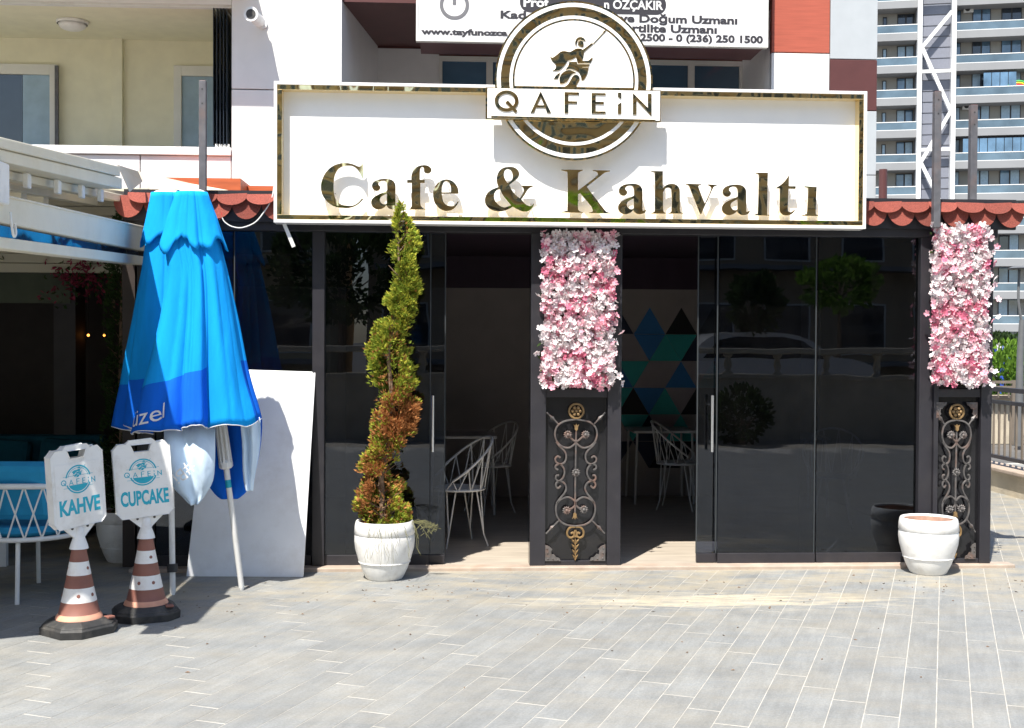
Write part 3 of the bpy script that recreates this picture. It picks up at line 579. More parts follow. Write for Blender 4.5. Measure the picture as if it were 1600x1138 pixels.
MT['pet_pink'] = leaf_mat('pink_petal', (0.78, 0.38, 0.46), 0.25, 30, 0.25); MT['pet_deep'] = leaf_mat('deep_pink_petal', (0.68, 0.19, 0.29), 0.25, 30, 0.25)
MT['pet_core'] = mat('flower_core', (0.62, 0.2, 0.25), 0.8)
PM = {k: [petal_mesh('blossom', k, i*7+j) for j in range(3)] for i, k in enumerate(('pet_white', 'pet_pale', 'pet_pink', 'pet_deep'))}
def flower_panel(x0, x1, z0, z1, label, seed):
    rnd = random.Random(seed); cx = (x0+x1)/2; Y = -0.05
    t = thing('flower_panel', label, 'flowers', (cx, Y, z0), group='artificial flower panels on the black pillars')
    MB().box(-(x1-x0)/2+0.05, (x1-x0)/2-0.05, 0.0, 0.012, 0.02, z1-z0-0.02).build('backing_mesh', 'darkgreen', t)
    N = 300; w, h = x1-x0, z1-z0; nx = int(round(math.sqrt(N*w/h))); nz = N//nx; k = 0; stuff = MB()
    def colour(x, z):
        v = 0.8*noise.noise(Vector((x*8+seed, z*8, 0.3)))+rnd.gauss(0, 0.30)
        return 'pet_white' if v > -0.02 else 'pet_pale' if v > -0.24 else 'pet_pink' if v > -0.52 else 'pet_deep'
    for i in range(nx):
        for j in range(nz):
            x = (-0.5+(i+0.5+rnd.gauss(0, 0.75))/nx)*w; z = (j+0.5+rnd.uniform(-0.6, 0.6))/nz*h
            bul = 0.07+0.05*noise.noise(Vector((x*7, z*5, seed)))
            o = obj('blossom', rnd.choice(PM[colour(x, z)]), t); s = rnd.uniform(0.021, 0.032); o.scale = (s, s, s)
            o.location = (x, -bul-rnd.uniform(0, 0.05), z); o.rotation_euler = (R_(90+rnd.uniform(-75, 55)), R_(rnd.uniform(-70, 70)), rnd.uniform(-1, 1))
    cols = ['pet_white', 'pet_pale', 'pet_pink', 'pet_deep']
    for q in range(2100):
        x = max(-0.54, min(0.54, rnd.uniform(-0.47, 0.47)+0.06*noise.noise(Vector((q*0.37, seed, 1)))))*w; z = rnd.uniform(0.01, 0.99)*h; c = colour(x, z); me = rnd.choice(PM[c]); s = rnd.uniform(0.016, 0.027)
        Mx = Matrix.Translation((x, -rnd.uniform(0.01, 0.10), z)) @ Matrix.Rotation(R_(90+rnd.uniform(-55, 45)), 4, 'X') @ Matrix.Rotation(R_(rnd.uniform(-50, 50)), 4, 'Y') @ Matrix.Scale(s, 4)
        stuff.add([Mx @ v.co for v in me.vertices], [tuple(p.vertices) for p in me.polygons if p.material_index == 0], cols.index(c))
    so_ = stuff.build('filler_blossoms', cols, t); so_['kind'] = 'stuff'
    lf = MB()
    for q in range(260):
        x = rnd.uniform(-0.5, 0.5)*w; z = rnd.uniform(0, 1)*h; d = Vector((rnd.uniform(-1, 1), -rnd.uniform(0.1, 1), rnd.uniform(-1, 1))).normalized(); u = d.orthogonal().normalized(); p = Vector((x, -0.015, z)); l = rnd.uniform(0.03, 0.07)
        lf.add([p, p+d*l*0.5+u*0.010, p+d*l, p+d*l*0.5-u*0.010], [(0, 1, 2, 3)])
    l_ = lf.build('leaves', 'darkgreen', t); l_['kind'] = 'stuff'
    return t
flower_panel(at(845, 480, -0.1).x, at(962, 480, -0.1).x, at(900, 606, -0.1).z, at(900, 362, -0.1).z, 'pink and white artificial flower panel on pillar between the two doorways', 3)
flower_panel(at(1455, 480, -0.1).x, at(1545, 480, -0.1).x, at(1500, 602, -0.1).z, at(1500, 352, -0.1).z, 'pink and white artificial flower panel on pillar at right end of cafe', 11)

# ------------------------------------------------------------------ wrought iron grilles
def grille(px0, px1, label, top_plates, low_left=True):
    # outline measured on the central pillar; u = -1..1 across, v = metres up from the bottom
    x0, x1 = at(px0, 700, -0.05).x, at(px1, 700, -0.05).x; cx = (x0+x1)/2; hw_ = (x1-x0)/2
    t = thing('iron_grille', label, 'grille', (cx, -0.03, 0.06), group='wrought iron grilles on the pillars')
    Hh = at(900, 620, -0.05).z-0.075
    def q(x, y): return ((x-301)/177*hw_, -0.012, (1055-y)/980*Hh)
    half = [[(345, 300), (318, 325), (302, 335), (315, 355), (345, 372), (385, 362), (415, 330), (425, 285), (410, 240), (370, 212), (302, 200)],
            [(418, 335), (400, 360), (370, 390), (358, 420), (365, 455), (390, 470), (415, 460), (422, 438), (408, 423), (392, 432)],
            [(405, 505), (420, 495), (418, 478), (395, 470), (375, 490), (367, 522), (378, 555), (400, 572), (418, 560), (415, 540), (400, 538)],
            [(388, 600), (405, 615), (418, 600), (412, 580), (390, 572), (365, 590), (357, 620), (370, 650), (395, 680), (412, 707)],
            [(345, 745), (320, 735), (300, 712), (310, 690), (345, 670), (390, 685), (415, 720), (413, 775), (390, 815), (350, 838), (300, 845)]]
    for sgn in (1, -1):
        for k, pth in enumerate(half):
            b = MB(); b.tube(spline([q(301+sgn*(x-301), y) for x, y in pth], 5), 0.0075, 6); b.build('scroll', 'iron', t, autos=60)
        for (ax, ay), (ex, ey) in (((402, 232), (474, 158)), ((396, 808), (474, 890))):
            b = MB(); A, B = Vector(q(301+sgn*(ax-301), ay)), Vector(q(301+sgn*(ex-301), ey)); b.tube([A, B], 0.006, 6)
            C = A.lerp(B, 0.55); d = (B-A).normalized(); n = Vector((d.z, 0, -d.x))
            b.add([C-d*0.03+Vector((0, -0.008, 0)), C+n*0.016, C+d*0.035+Vector((0, -0.006, 0)), C-n*0.016, C+Vector((0, -0.016, 0))], [(0, 1, 4), (1, 2, 4), (2, 3, 4), (3, 0, 4)])
            b.build('leaf_spear', 'iron', t)
    b = MB(); b.tube([q(302, 270), q(299, 540), q(298, 780)], 0.007, 6); b.build('centre_rod', 'iron', t)
    def rosette(x, y):
        c = Vector(q(x, y)); b = MB(); b.sphere((c.x, c.y-0.012, c.z), 0.012, 6, 0, (1, 0.6, 1)); n = 12
        for i in range(n):
            a = 2*math.pi*i/n; r = 0.028; u = Vector((math.cos(a), 0, math.sin(a))); w = Vector((-math.sin(a), 0, math.cos(a)))
            b.add([c+u*0.008+Vector((0, -0.008, 0)), c+u*0.022+w*0.009+Vector((0, -0.006, 0)), c+u*0.034+Vector((0, -0.003, 0)), c+u*0.022-w*0.009+Vector((0, -0.006, 0)), c+u*0.022+Vector((0, -0.014, 0))], [(0, 1, 4), (1, 2, 4), (2, 3, 4), (3, 0, 4)])
        b.build('rosette', 'iron', t)
    for x, y in ((253, 292), (357, 293), (302, 522), (248, 750), (350, 745)): rosette(x, y)
    def tulip(x, y, s):
        c = Vector(q(x, y)); b = MB(); pts = [(0, -22), (10, -12), (11, 6), (18, 22), (6, 12), (0, 26), (-6, 12), (-18, 22), (-11, 6), (-10, -12)]
        b.prism([[(c.x+p[0]*0.0011, c.z+s*p[1]*0.0011) for p in pts]], c.y-0.012, c.y+0.004); b.build('tulip_finial', 'oldgold', t)
    tulip(302, 250, 1); tulip(297, 780, -1)
    c = Vector(q(302, 150)); b = MB(); b.tube([(c.x+0.052*math.cos(2*math.pi*i/28), c.y, c.z+0.052*math.sin(2*math.pi*i/28)) for i in range(28)], 0.009, 6, True)
    for i in range(7):
        a = 2*math.pi*i/6; r = 0 if i == 6 else 0.027; b.sphere((c.x+r*math.cos(a), c.y-0.004, c.z+r*math.sin(a)), 0.0135, 6)
    b.build('medallion', 'oldgold', t, autos=50)
    b = MB()
    for sgn in (1, -1):
        b.tube(spline([q(301+sgn*d, y) for d, y in ((2, 850), (30, 852), (48, 878), (44, 905), (24, 915), (8, 902), (14, 884), (26, 890))], 5), 0.008, 6)
        b.tube(spline([q(301+sgn*d, y) for d, y in ((2, 912), (6, 890), (2, 868))], 4), 0.006, 6)
    b.build('scroll_medallion', 'oldgold', t, autos=50)
    b = MB()
    for k in range(4):
        y = 925+k*32; s = 1-0.12*k
        for sgn in (1, -1):
            A, B, C = Vector(q(301, y+34)), Vector(q(301+sgn*18*s, y+14)), Vector(q(301+sgn*26*s, y-6)); D = Vector(q(301+sgn*6*s, y+6))
            b.add([A, B, C, D, D.lerp(B, 0.5)+Vector((0, -0.012, 0))], [(0, 1, 4), (1, 2, 4), (2, 3, 4), (3, 0, 4)])
    b.tube([q(301, 920), q(301, 1052)], 0.004, 5); b.build('leaf_spray', 'oldgold', t)
    pl = [(0, 0), (96, 0), (88, 18), (70, 24), (52, 44), (40, 40), (36, 62), (44, 74), (26, 92), (14, 98), (0, 102)]
    corners = [(1, 1), (-1, 1)] if low_left else [(-1, 1)]
    if top_plates: corners += [(1, -1), (-1, -1)]
    for sx, sz in corners:
        b = MB(); pts = []
        for dx, dz in pl:
            X = q(301-sx*(177-dx*0.95), 0)[0]; Z = (dz*0.95)/980*Hh if sz > 0 else Hh-(dz*0.95)/980*Hh-0.02; pts.append((X, Z))
        b.prism([pts], -0.016, -0.003)
        for dx, dz in ((12, 80), (14, 50), (16, 16), (48, 14), (78, 8)):
            b.sphere((q(301-sx*(177-dx*0.95), 0)[0], -0.016, (dz*0.95)/980*Hh if sz > 0 else Hh-(dz*0.95)/980*Hh-0.02), 0.007, 4)
        b.build('corner_plate', 'iron', t)
grille(853, 947, 'wrought iron scroll grille below the flowers between the two doorways', False)
grille(1463, 1527, 'narrow wrought iron scroll grille behind the empty white planter', True, False)

# ------------------------------------------------------------------ planters and conifers
def planter(loc, s, label, filled, dark=False):
    t = thing('planter', label, 'planter', loc, group='white barrel planters')
    pr = [(0.118, 0.0), (0.128, 0.012), (0.155, 0.07), (0.178, 0.14), (0.196, 0.205), (0.202, 0.255), (0.201, 0.290), (0.197, 0.300), (0.203, 0.306), (0.200, 0.352), (0.194, 0.382), (0.188, 0.390), (0.178, 0.388), (0.172, 0.375)]
    b = MB(); b.lathe([(r*s, z*s) for r, z in pr], 48, wob=0.004); b.add([(0.118*s*math.cos(2*math.pi*i/24), 0.118*s*math.sin(2*math.pi*i/24), 0.001) for i in range(24)], [tuple(reversed(range(24)))])
    body = b.build('body', 'pot', t, autos=50)
    b = MB(); b.tube([(0.171*s*math.cos(2*math.pi*i/48), 0.171*s*math.sin(2*math.pi*i/48), 0.115*s) for i in range(48)], 0.004*s, 6, True); b.build('moulding', 'pot', t, autos=60)
    zi = 0.36 if filled else 0.15
    b = MB(); b.lathe([(0.172*s, 0.376*s), (0.168*s, 0.33*s), (0.166*s, (zi-0.005)*s), (0.0, zi*s)], 40, mis=[0, 0, 1]); b.build('inner_wall', ['terracotta', 'soil'], t, autos=40)
    return t
p1 = gr(600, 906); p1.y += 0.06
p2 = gr(1450, 895); p3 = gr(194, 876)
planter((p1.x, p1.y, 0), 1.04, 'white barrel planter holding the spiral conifer by the open door', True)
planter((p2.x, p2.y, 0), 1.03, 'empty white barrel planter in front of the right pillar', False)
planter((p3.x, p3.y, 0), 0.98, 'shaded white barrel planter behind the cone signs', True)

def spray(b, p, d, l, rnd, mi):
    n = d.orthogonal().normalized(); n = (Matrix.Rotation(rnd.uniform(0, 6.28), 3, d) @ n)
    for k in range(3):
        dd = (d+n*(k-1)*0.55+Vector((rnd.uniform(-.25, .25), rnd.uniform(-.25, .25), rnd.uniform(-.25, .25)))).normalized(); w = dd.orthogonal().normalized(); w = Matrix.Rotation(rnd.uniform(0, 6.28), 3, dd) @ w
        ll = l*rnd.uniform(0.6, 1.15); wd = ll*0.16
        b.add([p, p+dd*ll*0.55+w*wd, p+dd*ll, p+dd*ll*0.55-w*wd], [(0, 1, 2, 3)], mi)
def conifer(loc, label, outline, zbase, seed, dens, mats, spiral=True, brown=True):
    # outline: (height, centre offset x, half width) of the crown; a ribbon of foliage wound round the stem
    rnd = random.Random(seed); t = thing('conifer', label, 'conifer', loc)
    b = MB(); H_ = outline[-1][0]
    def lerp(z):
        for (z0, c0, w0), (z1, c1, w1) in zip(outline, outline[1:]):
            if z <= z1: f = (z-z0)/(z1-z0); return c0+(c1-c0)*f, w0+(w1-w0)*f
        return outline[-1][1:]
    stem = []
    for i in range(14):
        z = zbase+(H_-zbase)*i/13; c, w = lerp(z); stem.append((c*0.7, 0.03*math.sin(z*3), z))
    b.tube(stem, [0.024*(1-0.75*i/13) for i in range(14)], 7); 
    for i in range(60):
        z = rnd.uniform(zbase+0.05, H_*0.95); c, w = lerp(z); a = rnd.uniform(0, 6.28); o = Vector((c*0.7, 0, z)); b.tube([o, o+Vector((math.cos(a)*w*0.75, math.sin(a)*w*0.75, 0.08))], [0.005, 0.002], 4)
    b.build('trunk', 'bark', t, autos=60)
    f = MB(); n = 0
    while n < dens:
        z = rnd.uniform(zbase, H_); c, w = lerp(z)
        if rnd.random() > w/0.22+0.12: continue
        a = rnd.uniform(0, 6.28); rr = math.sqrt(rnd.uniform(0.12, 1.0)); rr *= 1.04; p = Vector((c+math.cos(a)*w*rr, math.sin(a)*w*rr*0.9, z))
        if spiral:                # groove cut along a helix
            ph = z*6.8+0.9; g = math.cos(a-ph)
            if g > 0.55 and rr > 0.22 and rnd.random() < 0.93: continue
        lump = noise.noise(Vector((p.x*11, p.y*11, p.z*9+seed)))
        if rr > 0.80+0.95*lump : continue
        d = Vector((math.cos(a)*0.8, math.sin(a)*0.8, rnd.uniform(0.3, 1.0))).normalized()
        bz = math.exp(-((z-1.05)/0.42)**2)*0.85+math.exp(-((z-0.58)/0.2)**2)*0.55
        bv = bz*(0.75 if brown else 0)*(0.55+1.3*noise.noise(Vector((p.x*5+3, p.y*5, p.z*3.1+seed)))+0.45*math.cos(a+1.3)+0.2)
        mi = 2 if rnd.random() < bv or (rr < 0.4 and rnd.random() < 0.5) else (1 if rnd.random() < 0.42+0.35*(rr-0.6) else 0)
        spray(f, p, d, rnd.uniform(0.016, 0.042), rnd, mi); n += 1
    f.build('crown', mats, t); return t
def ol(rows, pc, Y, base_px):     # rows (y, x0, x1) in the photo -> (height, offset, half width)
    o = []
    for y, a, b in rows:
        A, B = at(a, y, Y), at(b, y, Y); o.append((A.z, (A.x+B.x)/2-pc.x, (B.x-A.x)/2))
    return o
rows = [(832, 562, 632), (812, 556, 640), (785, 553, 638), (755, 556, 628), (728, 562, 622), (705, 574, 632), (680, 580, 648), (650, 585, 658), (620, 578, 658), (590, 575, 652), (560, 572, 642), (530, 578, 645), (500, 592, 652), (475, 602, 658), (450, 608, 656), (420, 612, 655), (395, 608, 655), (370, 608, 652), (350, 614, 642), (335, 620, 634), (319, 626, 629)]
con1 = conifer((p1.x, p1.y, 0), 'spiral-trimmed conifer turning brown in white planter by the open door', ol(rows, p1, p1.y, 600), 0.36, 5, 17500, ['green1', 'green2', 'brownleaf'])
# trailing dry grass over the pot rim
gm = MB(); rnd = random.Random(4)
for i in range(22):
    a = R_(-95+rnd.uniform(-25, 85)); r = 0.185; p = Vector((math.cos(a)*r, math.sin(a)*r, 0.405)); l = rnd.uniform(0.1, 0.32); pts = [p]
    for k in range(1, 6): pts.append(p+Vector((math.cos(a)*0.03*math.sqrt(k)+rnd.uniform(-.012, .012), math.sin(a)*0.03*math.sqrt(k)+rnd.uniform(-.012, .012), -l*k/5+0.01)))
    gm.tube(pts, 0.0011, 3)
for i in range(9):
    p = Vector((0.19, -0.06, 0.40)); e = Vector((0.28+0.1*rnd.random(), -0.05, 0.30+0.08*rnd.random())); gm.tube([p, p.lerp(e, 0.5)+Vector((0, 0, 0.03)), e], 0.0014, 3)
    for k in range(5): q = p.lerp(e, rnd.uniform(0.3, 1)); gm.tube([q, q+Vector((rnd.uniform(-.03, .03), rnd.uniform(-.02, .02), rnd.uniform(-.03, .03)))], 0.0014, 3)
MT['drygrass'] = leaf_mat('dry_grass', (0.26, 0.25, 0.12)); gm.build('trailing_grass', 'drygrass', con1)['kind'] = 'stuff'
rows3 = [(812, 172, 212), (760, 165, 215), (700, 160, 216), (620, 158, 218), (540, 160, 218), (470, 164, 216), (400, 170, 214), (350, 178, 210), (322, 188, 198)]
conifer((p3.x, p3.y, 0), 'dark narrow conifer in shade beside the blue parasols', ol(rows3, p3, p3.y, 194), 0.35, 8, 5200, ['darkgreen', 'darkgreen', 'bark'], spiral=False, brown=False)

# ------------------------------------------------------------------ folded blue parasols
class Canopy:
    # a folded parasol cloth: rows (y, x left, x right) of its outline in the photo on plane Y, pleats running down to the hem
    def __init__(s, rows, Y, Ry, seed, hem=(0, 0, 0), lobes=9):
        s.Y = Y; s.rows = []
        for y, a, b in rows: A, B = at(a, y, Y), at(b, y, Y); s.rows.append((A.z, (A.x+B.x)/2, (B.x-A.x)/2))
        z0, z1 = s.rows[0][0], s.rows[-1][0]; s.Hc = z0-z1; s.rows = [((z0-z)/s.Hc, c, w) for z, c, w in s.rows]
        s.T = Vector((s.rows[0][1], Y, z0)); s.Ry = Ry; s.Rx = s.rows[-1][2]; s.hem = hem; s.lobes = lobes
        r = random.Random(seed); s.ph = [r.uniform(0, 6.28) for _ in range(8)]; s.seed = seed
    def cw(s, v):
        for (v0, c0, w0), (v1, c1, w1) in zip(s.rows, s.rows[1:]):
            if v <= v1: f = (v-v0)/(v1-v0); return c0+(c1-c0)*f, w0+(w1-w0)*f
        return s.rows[-1][1:]
    def fold(s, phi, v):
        q = phi+0.30*math.sin(2*phi+s.ph[0])+0.16*math.sin(3*phi+s.ph[1])+0.10*v*math.sin(4*phi+s.ph[2])
        f = (0.30+0.42*v)*abs(math.sin(2.5*q+s.ph[3]))**0.6+0.42*(1-0.62*v)*abs(math.sin(s.lobes/2*q+s.ph[4]))**0.6+0.08*abs(math.sin(s.lobes*q+s.ph[5]))
        return f-0.86+0.10*noise.noise(Vector((math.cos(phi)*2.2, math.sin(phi)*2.2, v*2.5+s.seed)))
    def p(s, phi, v, grow=0.0, cap=False):
        c, w = s.cw(min(v, 1)); A = (0.36+0.34*min(1, v*1.3))
        k = 1+A*s.fold(phi, v)*(0.75 if cap else 1)
        ry = s.Ry*(0.25+0.75*v**0.8)
        if cap: w = w+grow; ry = ry+grow
        x = math.cos(phi)*w*k*1.05; y = math.sin(phi)*ry*k
        hz = v*v*(s.hem[0]*math.cos(phi)+s.hem[1]*math.sin(phi)+s.hem[2]*math.cos(3*phi+s.ph[4])+0.07*s.fold(phi, v)+0.025*noise.noise(Vector((phi*2.3, s.seed, 0))))
        return Vector((c+x, s.Y+y, s.T.z-v*s.Hc+hz))
    def find(s, px, py):          # cloth coordinates of the front point seen at a photo pixel
        best = None
        for i in range(120):
            phi = -math.pi+math.pi*(i+0.5)/120
            for j in range(60):
                v = 0.4+0.6*j/60; q = project(s.p(phi, v)); d = (q[0]-px)**2+(q[1]-py)**2
                if best is None or d < best[0]: best = (d, phi, v)
        return best[1:]
def parasol(name_label, B, T, cv, cap_v, text_items, group, flaps):
    t = thing('parasol', name_label, 'parasol', B, group=group); O = Vector(B)
    ax = (Vector(T)-O)
    b = MB(); b.tube([Vector((0, 0, 0)), ax*0.008, ax*0.99], [0.012, 0.019, 0.019], 14); b.build('pole', 'whitemetal', t, autos=50)
    def up(f): p0 = ax*f; return p0
    b = MB(); b.tube([ax*0.265, ax*0.285], 0.0196, 14); b.build('label_sticker', 'teal', t, autos=50)
    b = MB(); b.tube([ax*0.285, ax*0.315], 0.0195, 14); b.build('paper_sticker', 'plastic', t, autos=50)
    # canopy
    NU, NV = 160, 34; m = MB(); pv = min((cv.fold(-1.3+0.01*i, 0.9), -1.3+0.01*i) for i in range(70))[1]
    for j in range(NV+1):
        for i in range(NU):
            phi = 2*math.pi*i/NU; vb = 0.775-0.045*math.cos(phi)+0.03*cv.fold(phi, 0.8); u = j/NV; v = u/(26/NV)*vb if j <= 26 else vb+(u-26/NV)/(1-26/NV)*(1-vb)
            m.v.append(tuple(cv.p(phi, v)-O))
    for j in range(NV):
        for i in range(NU):
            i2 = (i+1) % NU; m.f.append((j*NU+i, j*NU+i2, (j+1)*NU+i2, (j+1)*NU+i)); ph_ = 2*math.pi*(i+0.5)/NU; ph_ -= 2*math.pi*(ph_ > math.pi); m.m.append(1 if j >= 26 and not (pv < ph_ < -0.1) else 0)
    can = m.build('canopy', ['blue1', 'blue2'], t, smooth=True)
    so = can.modifiers.new('cloth', 'SOLIDIFY'); so.thickness = 0.003
    b = MB(); b.tube([cv.p(2*math.pi*i/NU, 1.0)-O for i in range(NU)], 0.004, 5, True); b.build('hem_piping', 'plastic', can, autos=80)
    # vent cap over the top
    c = MB(); NC = 10
    for j in range(NC+1):
        for i in range(NU):
            phi = 2*math.pi*i/NU; e = cap_v*(1+0.10*math.cos(5*phi+cv.ph[5])+0.30*cv.fold(phi, 0.3)); v = e*j/NC
            c.v.append(tuple(cv.p(phi, v, 0.010+0.022*(j/NC)**2, True)+Vector((0, 0, 0.012))-O))
    for j in range(NC):
        for i in range(NU):
            i2 = (i+1) % NU; c.f.append((j*NU+i, j*NU+i2, (j+1)*NU+i2, (j+1)*NU+i)); c.m.append(0)
    c.add([tuple(c.v[i]) for i in range(NU)], [tuple(range(NU))])
    vc = c.build('vent_cap', 'blue1', t, smooth=True); so = vc.modifiers.new('cloth', 'SOLIDIFY'); so.thickness = 0.003
    b = MB(); b.sphere(tuple(cv.T+Vector((0, 0, 0.012))-O), 0.055, 12, 0, (cv.rows[0][2]*17, 0.9, 0.40)); b.build('top_patch', 'plastic', t, smooth=True)
    # slider hub and folded ribs
    hb = ax*0.325; u = ax.normalized()
    b = MB(); b.lathe([(0.0, -0.03), (0.034, -0.03), (0.046, -0.018), (0.046, 0.012), (0.03, 0.03), (0.0, 0.03)], 8); b.xf(Matrix.Translation(hb) @ u.to_track_quat('Z', 'Y').to_matrix().to_4x4()); b.build('hub', 'whitemetal', t)
    for k in range(8):
        a = 2*math.pi*k/8; e = Vector((math.cos(a), math.sin(a), 0)); b = MB(); b.bar(hb+e*0.036, ax*0.74+e*0.014, 0.012, 0.018, up=(e.x, e.y, 0.01)); b.build('rib', 'whitemetal', t)
    for body, size, ph0, vv, tilt, mm in text_items:      # print lying on the cloth
        me = text_mesh(body, size, extrude=0.0); me.materials.clear(); me.materials.append(MT[mm])
        ph0, vv = cv.find(*ph0); ca, sa = math.cos(tilt), math.sin(tilt); rx = max(0.1, (cv.p(ph0+0.12, vv)-cv.p(ph0-0.12, vv)).length/0.24)
        for vx in me.vertices:
            x, z = vx.co.x*ca-vx.co.z*sa, vx.co.x*sa+vx.co.z*ca
            phi = ph0+x/rx; v = vv-z/cv.Hc; P = cv.p(phi, v); n = (cv.p(phi+0.02, v)-P).cross(cv.p(phi, v-0.02)-P).normalized()
            if n.y > 0: n = -n
            vx.co = P+n*0.010-O
        obj('canopy_print', me, can)
    for pts, mm, nm in flaps:     # cloth folds that hang out under the hem
        g = MB(); nr = len(pts); nc = 14
        for (zc, xc, hwid, bul, yo) in pts:
            for i in range(nc+1):
                s = -1+2*i/nc; g.v.append((xc+hwid*s-O.x, yo-0.32*bul*(1-s**4)-0.035*abs(math.sin(3.1*s+zc*2.2+xc))+0.016*math.sin(5*s+zc*9)+0.03*noise.noise(Vector((s*1.8+xc*7, zc*7, 2)))-O.y, zc-O.z))
        for j in range(nr-1):
            for i in range(nc): a = j*(nc+1)+i; g.f.append((a, a+1, a+nc+2, a+nc+1)); g.m.append(0)
        fo = g.build(nm, mm, can, smooth=True); so = fo.modifiers.new('cloth', 'SOLIDIFY'); so.thickness = 0.003; sb = fo.modifiers.new('sub', 'SUBSURF'); sb.levels = 1; sb.render_levels = 1
    return t, can
def rowf(y, x0, x1, Y, bul, dy=0): A, B = at(x0, y, Y), at(x1, y, Y); return (A.z, (A.x+B.x)/2, (B.x-A.x)/2, bul, Y+dy)
# rear parasol
Br = gr(270, 930); YRr = -0.47
rr_rows = [(304, 238, 284), (340, 232, 290), (385, 226, 298), (420, 221, 304), (450, 215, 308), (500, 207, 314), (560, 196, 320), (600, 190, 325), (640, 182, 330), (665, 178, 334)]
cvr = Canopy(rr_rows, YRr, 0.20, 21, hem=(0, 0, 0.02), lobes=8); Tr = cvr.T
parr, _ = parasol('closed blue parasol standing upright behind the front one, darker left side', tuple(Br), tuple(Tr+Vector((0.0, 0, -0.02))), cvr, 0.22, [], 'closed blue parasols', [])
axr = Tr-Br; b_ = MB(); b_.tube([axr*0.055, axr*0.075], 0.034, 14); b_.build('pole_clamp', 'rubber', parr, autos=50)
# front parasol
Bf = gr(378, 922); YFf = -0.80
ff_rows = [(303, 277, 322), (340, 264, 336), (385, 254, 348), (420, 260, 356), (450, 256, 362), (500, 246, 371), (560, 231, 381), (600, 221, 388), (640, 211, 397), (664, 204, 401)]
cvf = Canopy(ff_rows, YFf, 0.24, 33, hem=(0.03, 0.0, 0.015), lobes=9); Tf = cvf.T
fl = [([rowf(648, 254, 338, -0.78, 0.05), rowf(672, 258, 337, -0.86, 0.07), rowf(700, 260, 337, -0.90, 0.08), rowf(728, 262, 336, -0.90, 0.09), rowf(752, 267, 335, -0.89, 0.08), rowf(766, 271, 326, -0.88, 0.06), rowf(774, 282, 322, -0.87, 0.05), rowf(789, 296, 310, -0.86, 0.02)], 'blueunder', 'canopy_flap'),
      ([rowf(645, 330, 412, -0.66, 0.03), rowf(690, 326, 410, -0.64, 0.04), rowf(735, 318, 402, -0.63, 0.05), rowf(765, 326, 392, -0.62, 0.03), rowf(780, 345, 372, -0.62, 0.01)], 'blue2', 'canopy_flap'),
      ([rowf(650, 376, 408, -0.74, 0.02), rowf(690, 380, 409, -0.74, 0.03), rowf(720, 380, 404, -0.73, 0.03), rowf(750, 380, 398, -0.73, 0.02), rowf(768, 384, 396, -0.73, 0.01)], 'blueunder', 'canopy_flap')]
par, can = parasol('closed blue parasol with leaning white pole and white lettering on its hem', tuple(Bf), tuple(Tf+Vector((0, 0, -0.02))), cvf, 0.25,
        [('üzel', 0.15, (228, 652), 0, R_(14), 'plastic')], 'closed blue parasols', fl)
Oz = Vector(Bf)
c_ = at(287, 738, -1.04); tx = text('flap_print', '#Bi', 0.115, tuple(c_-Oz), 'plastic', can, extrude=0.001); tx.rotation_euler = (R_(0), R_(140), R_(0))

# leaning white board
A0, A1 = gr(291, 901), gr(474, 902); top_l, top_r = at(398, 577, -0.02), at(493, 582, -0.02)
d_ = (A1-A0).normalized(); wv = (A1-A0).length
bd = thing('board', 'large white panel leaning against dark glass behind the parasols', 'board', tuple((A0+A1)/2))
o_ = (A0+A1)/2; TR = top_r; up_ = (TR-A1); TL = A0+up_+Vector((0.05, 0, 0.02)); th_ = Vector((0, 0.016, 0.004))
q = [A0-o_, A1-o_, A1-o_+th_, A0-o_+th_, TL-o_, TR-o_, TR-o_+th_, TL-o_+th_]
MB().hexa([tuple(p) for p in q]).build('sheet', 'boardwhite', bd, bevel=0.003)
0 and MB().bar(tuple(e1+Vector((0.02, -0.005, -0.005))), tuple(e1+Vector((-0.04, -0.005, 0.0))), 0.02, 0.022).build('edge_clip', 'boardwhite', bd)

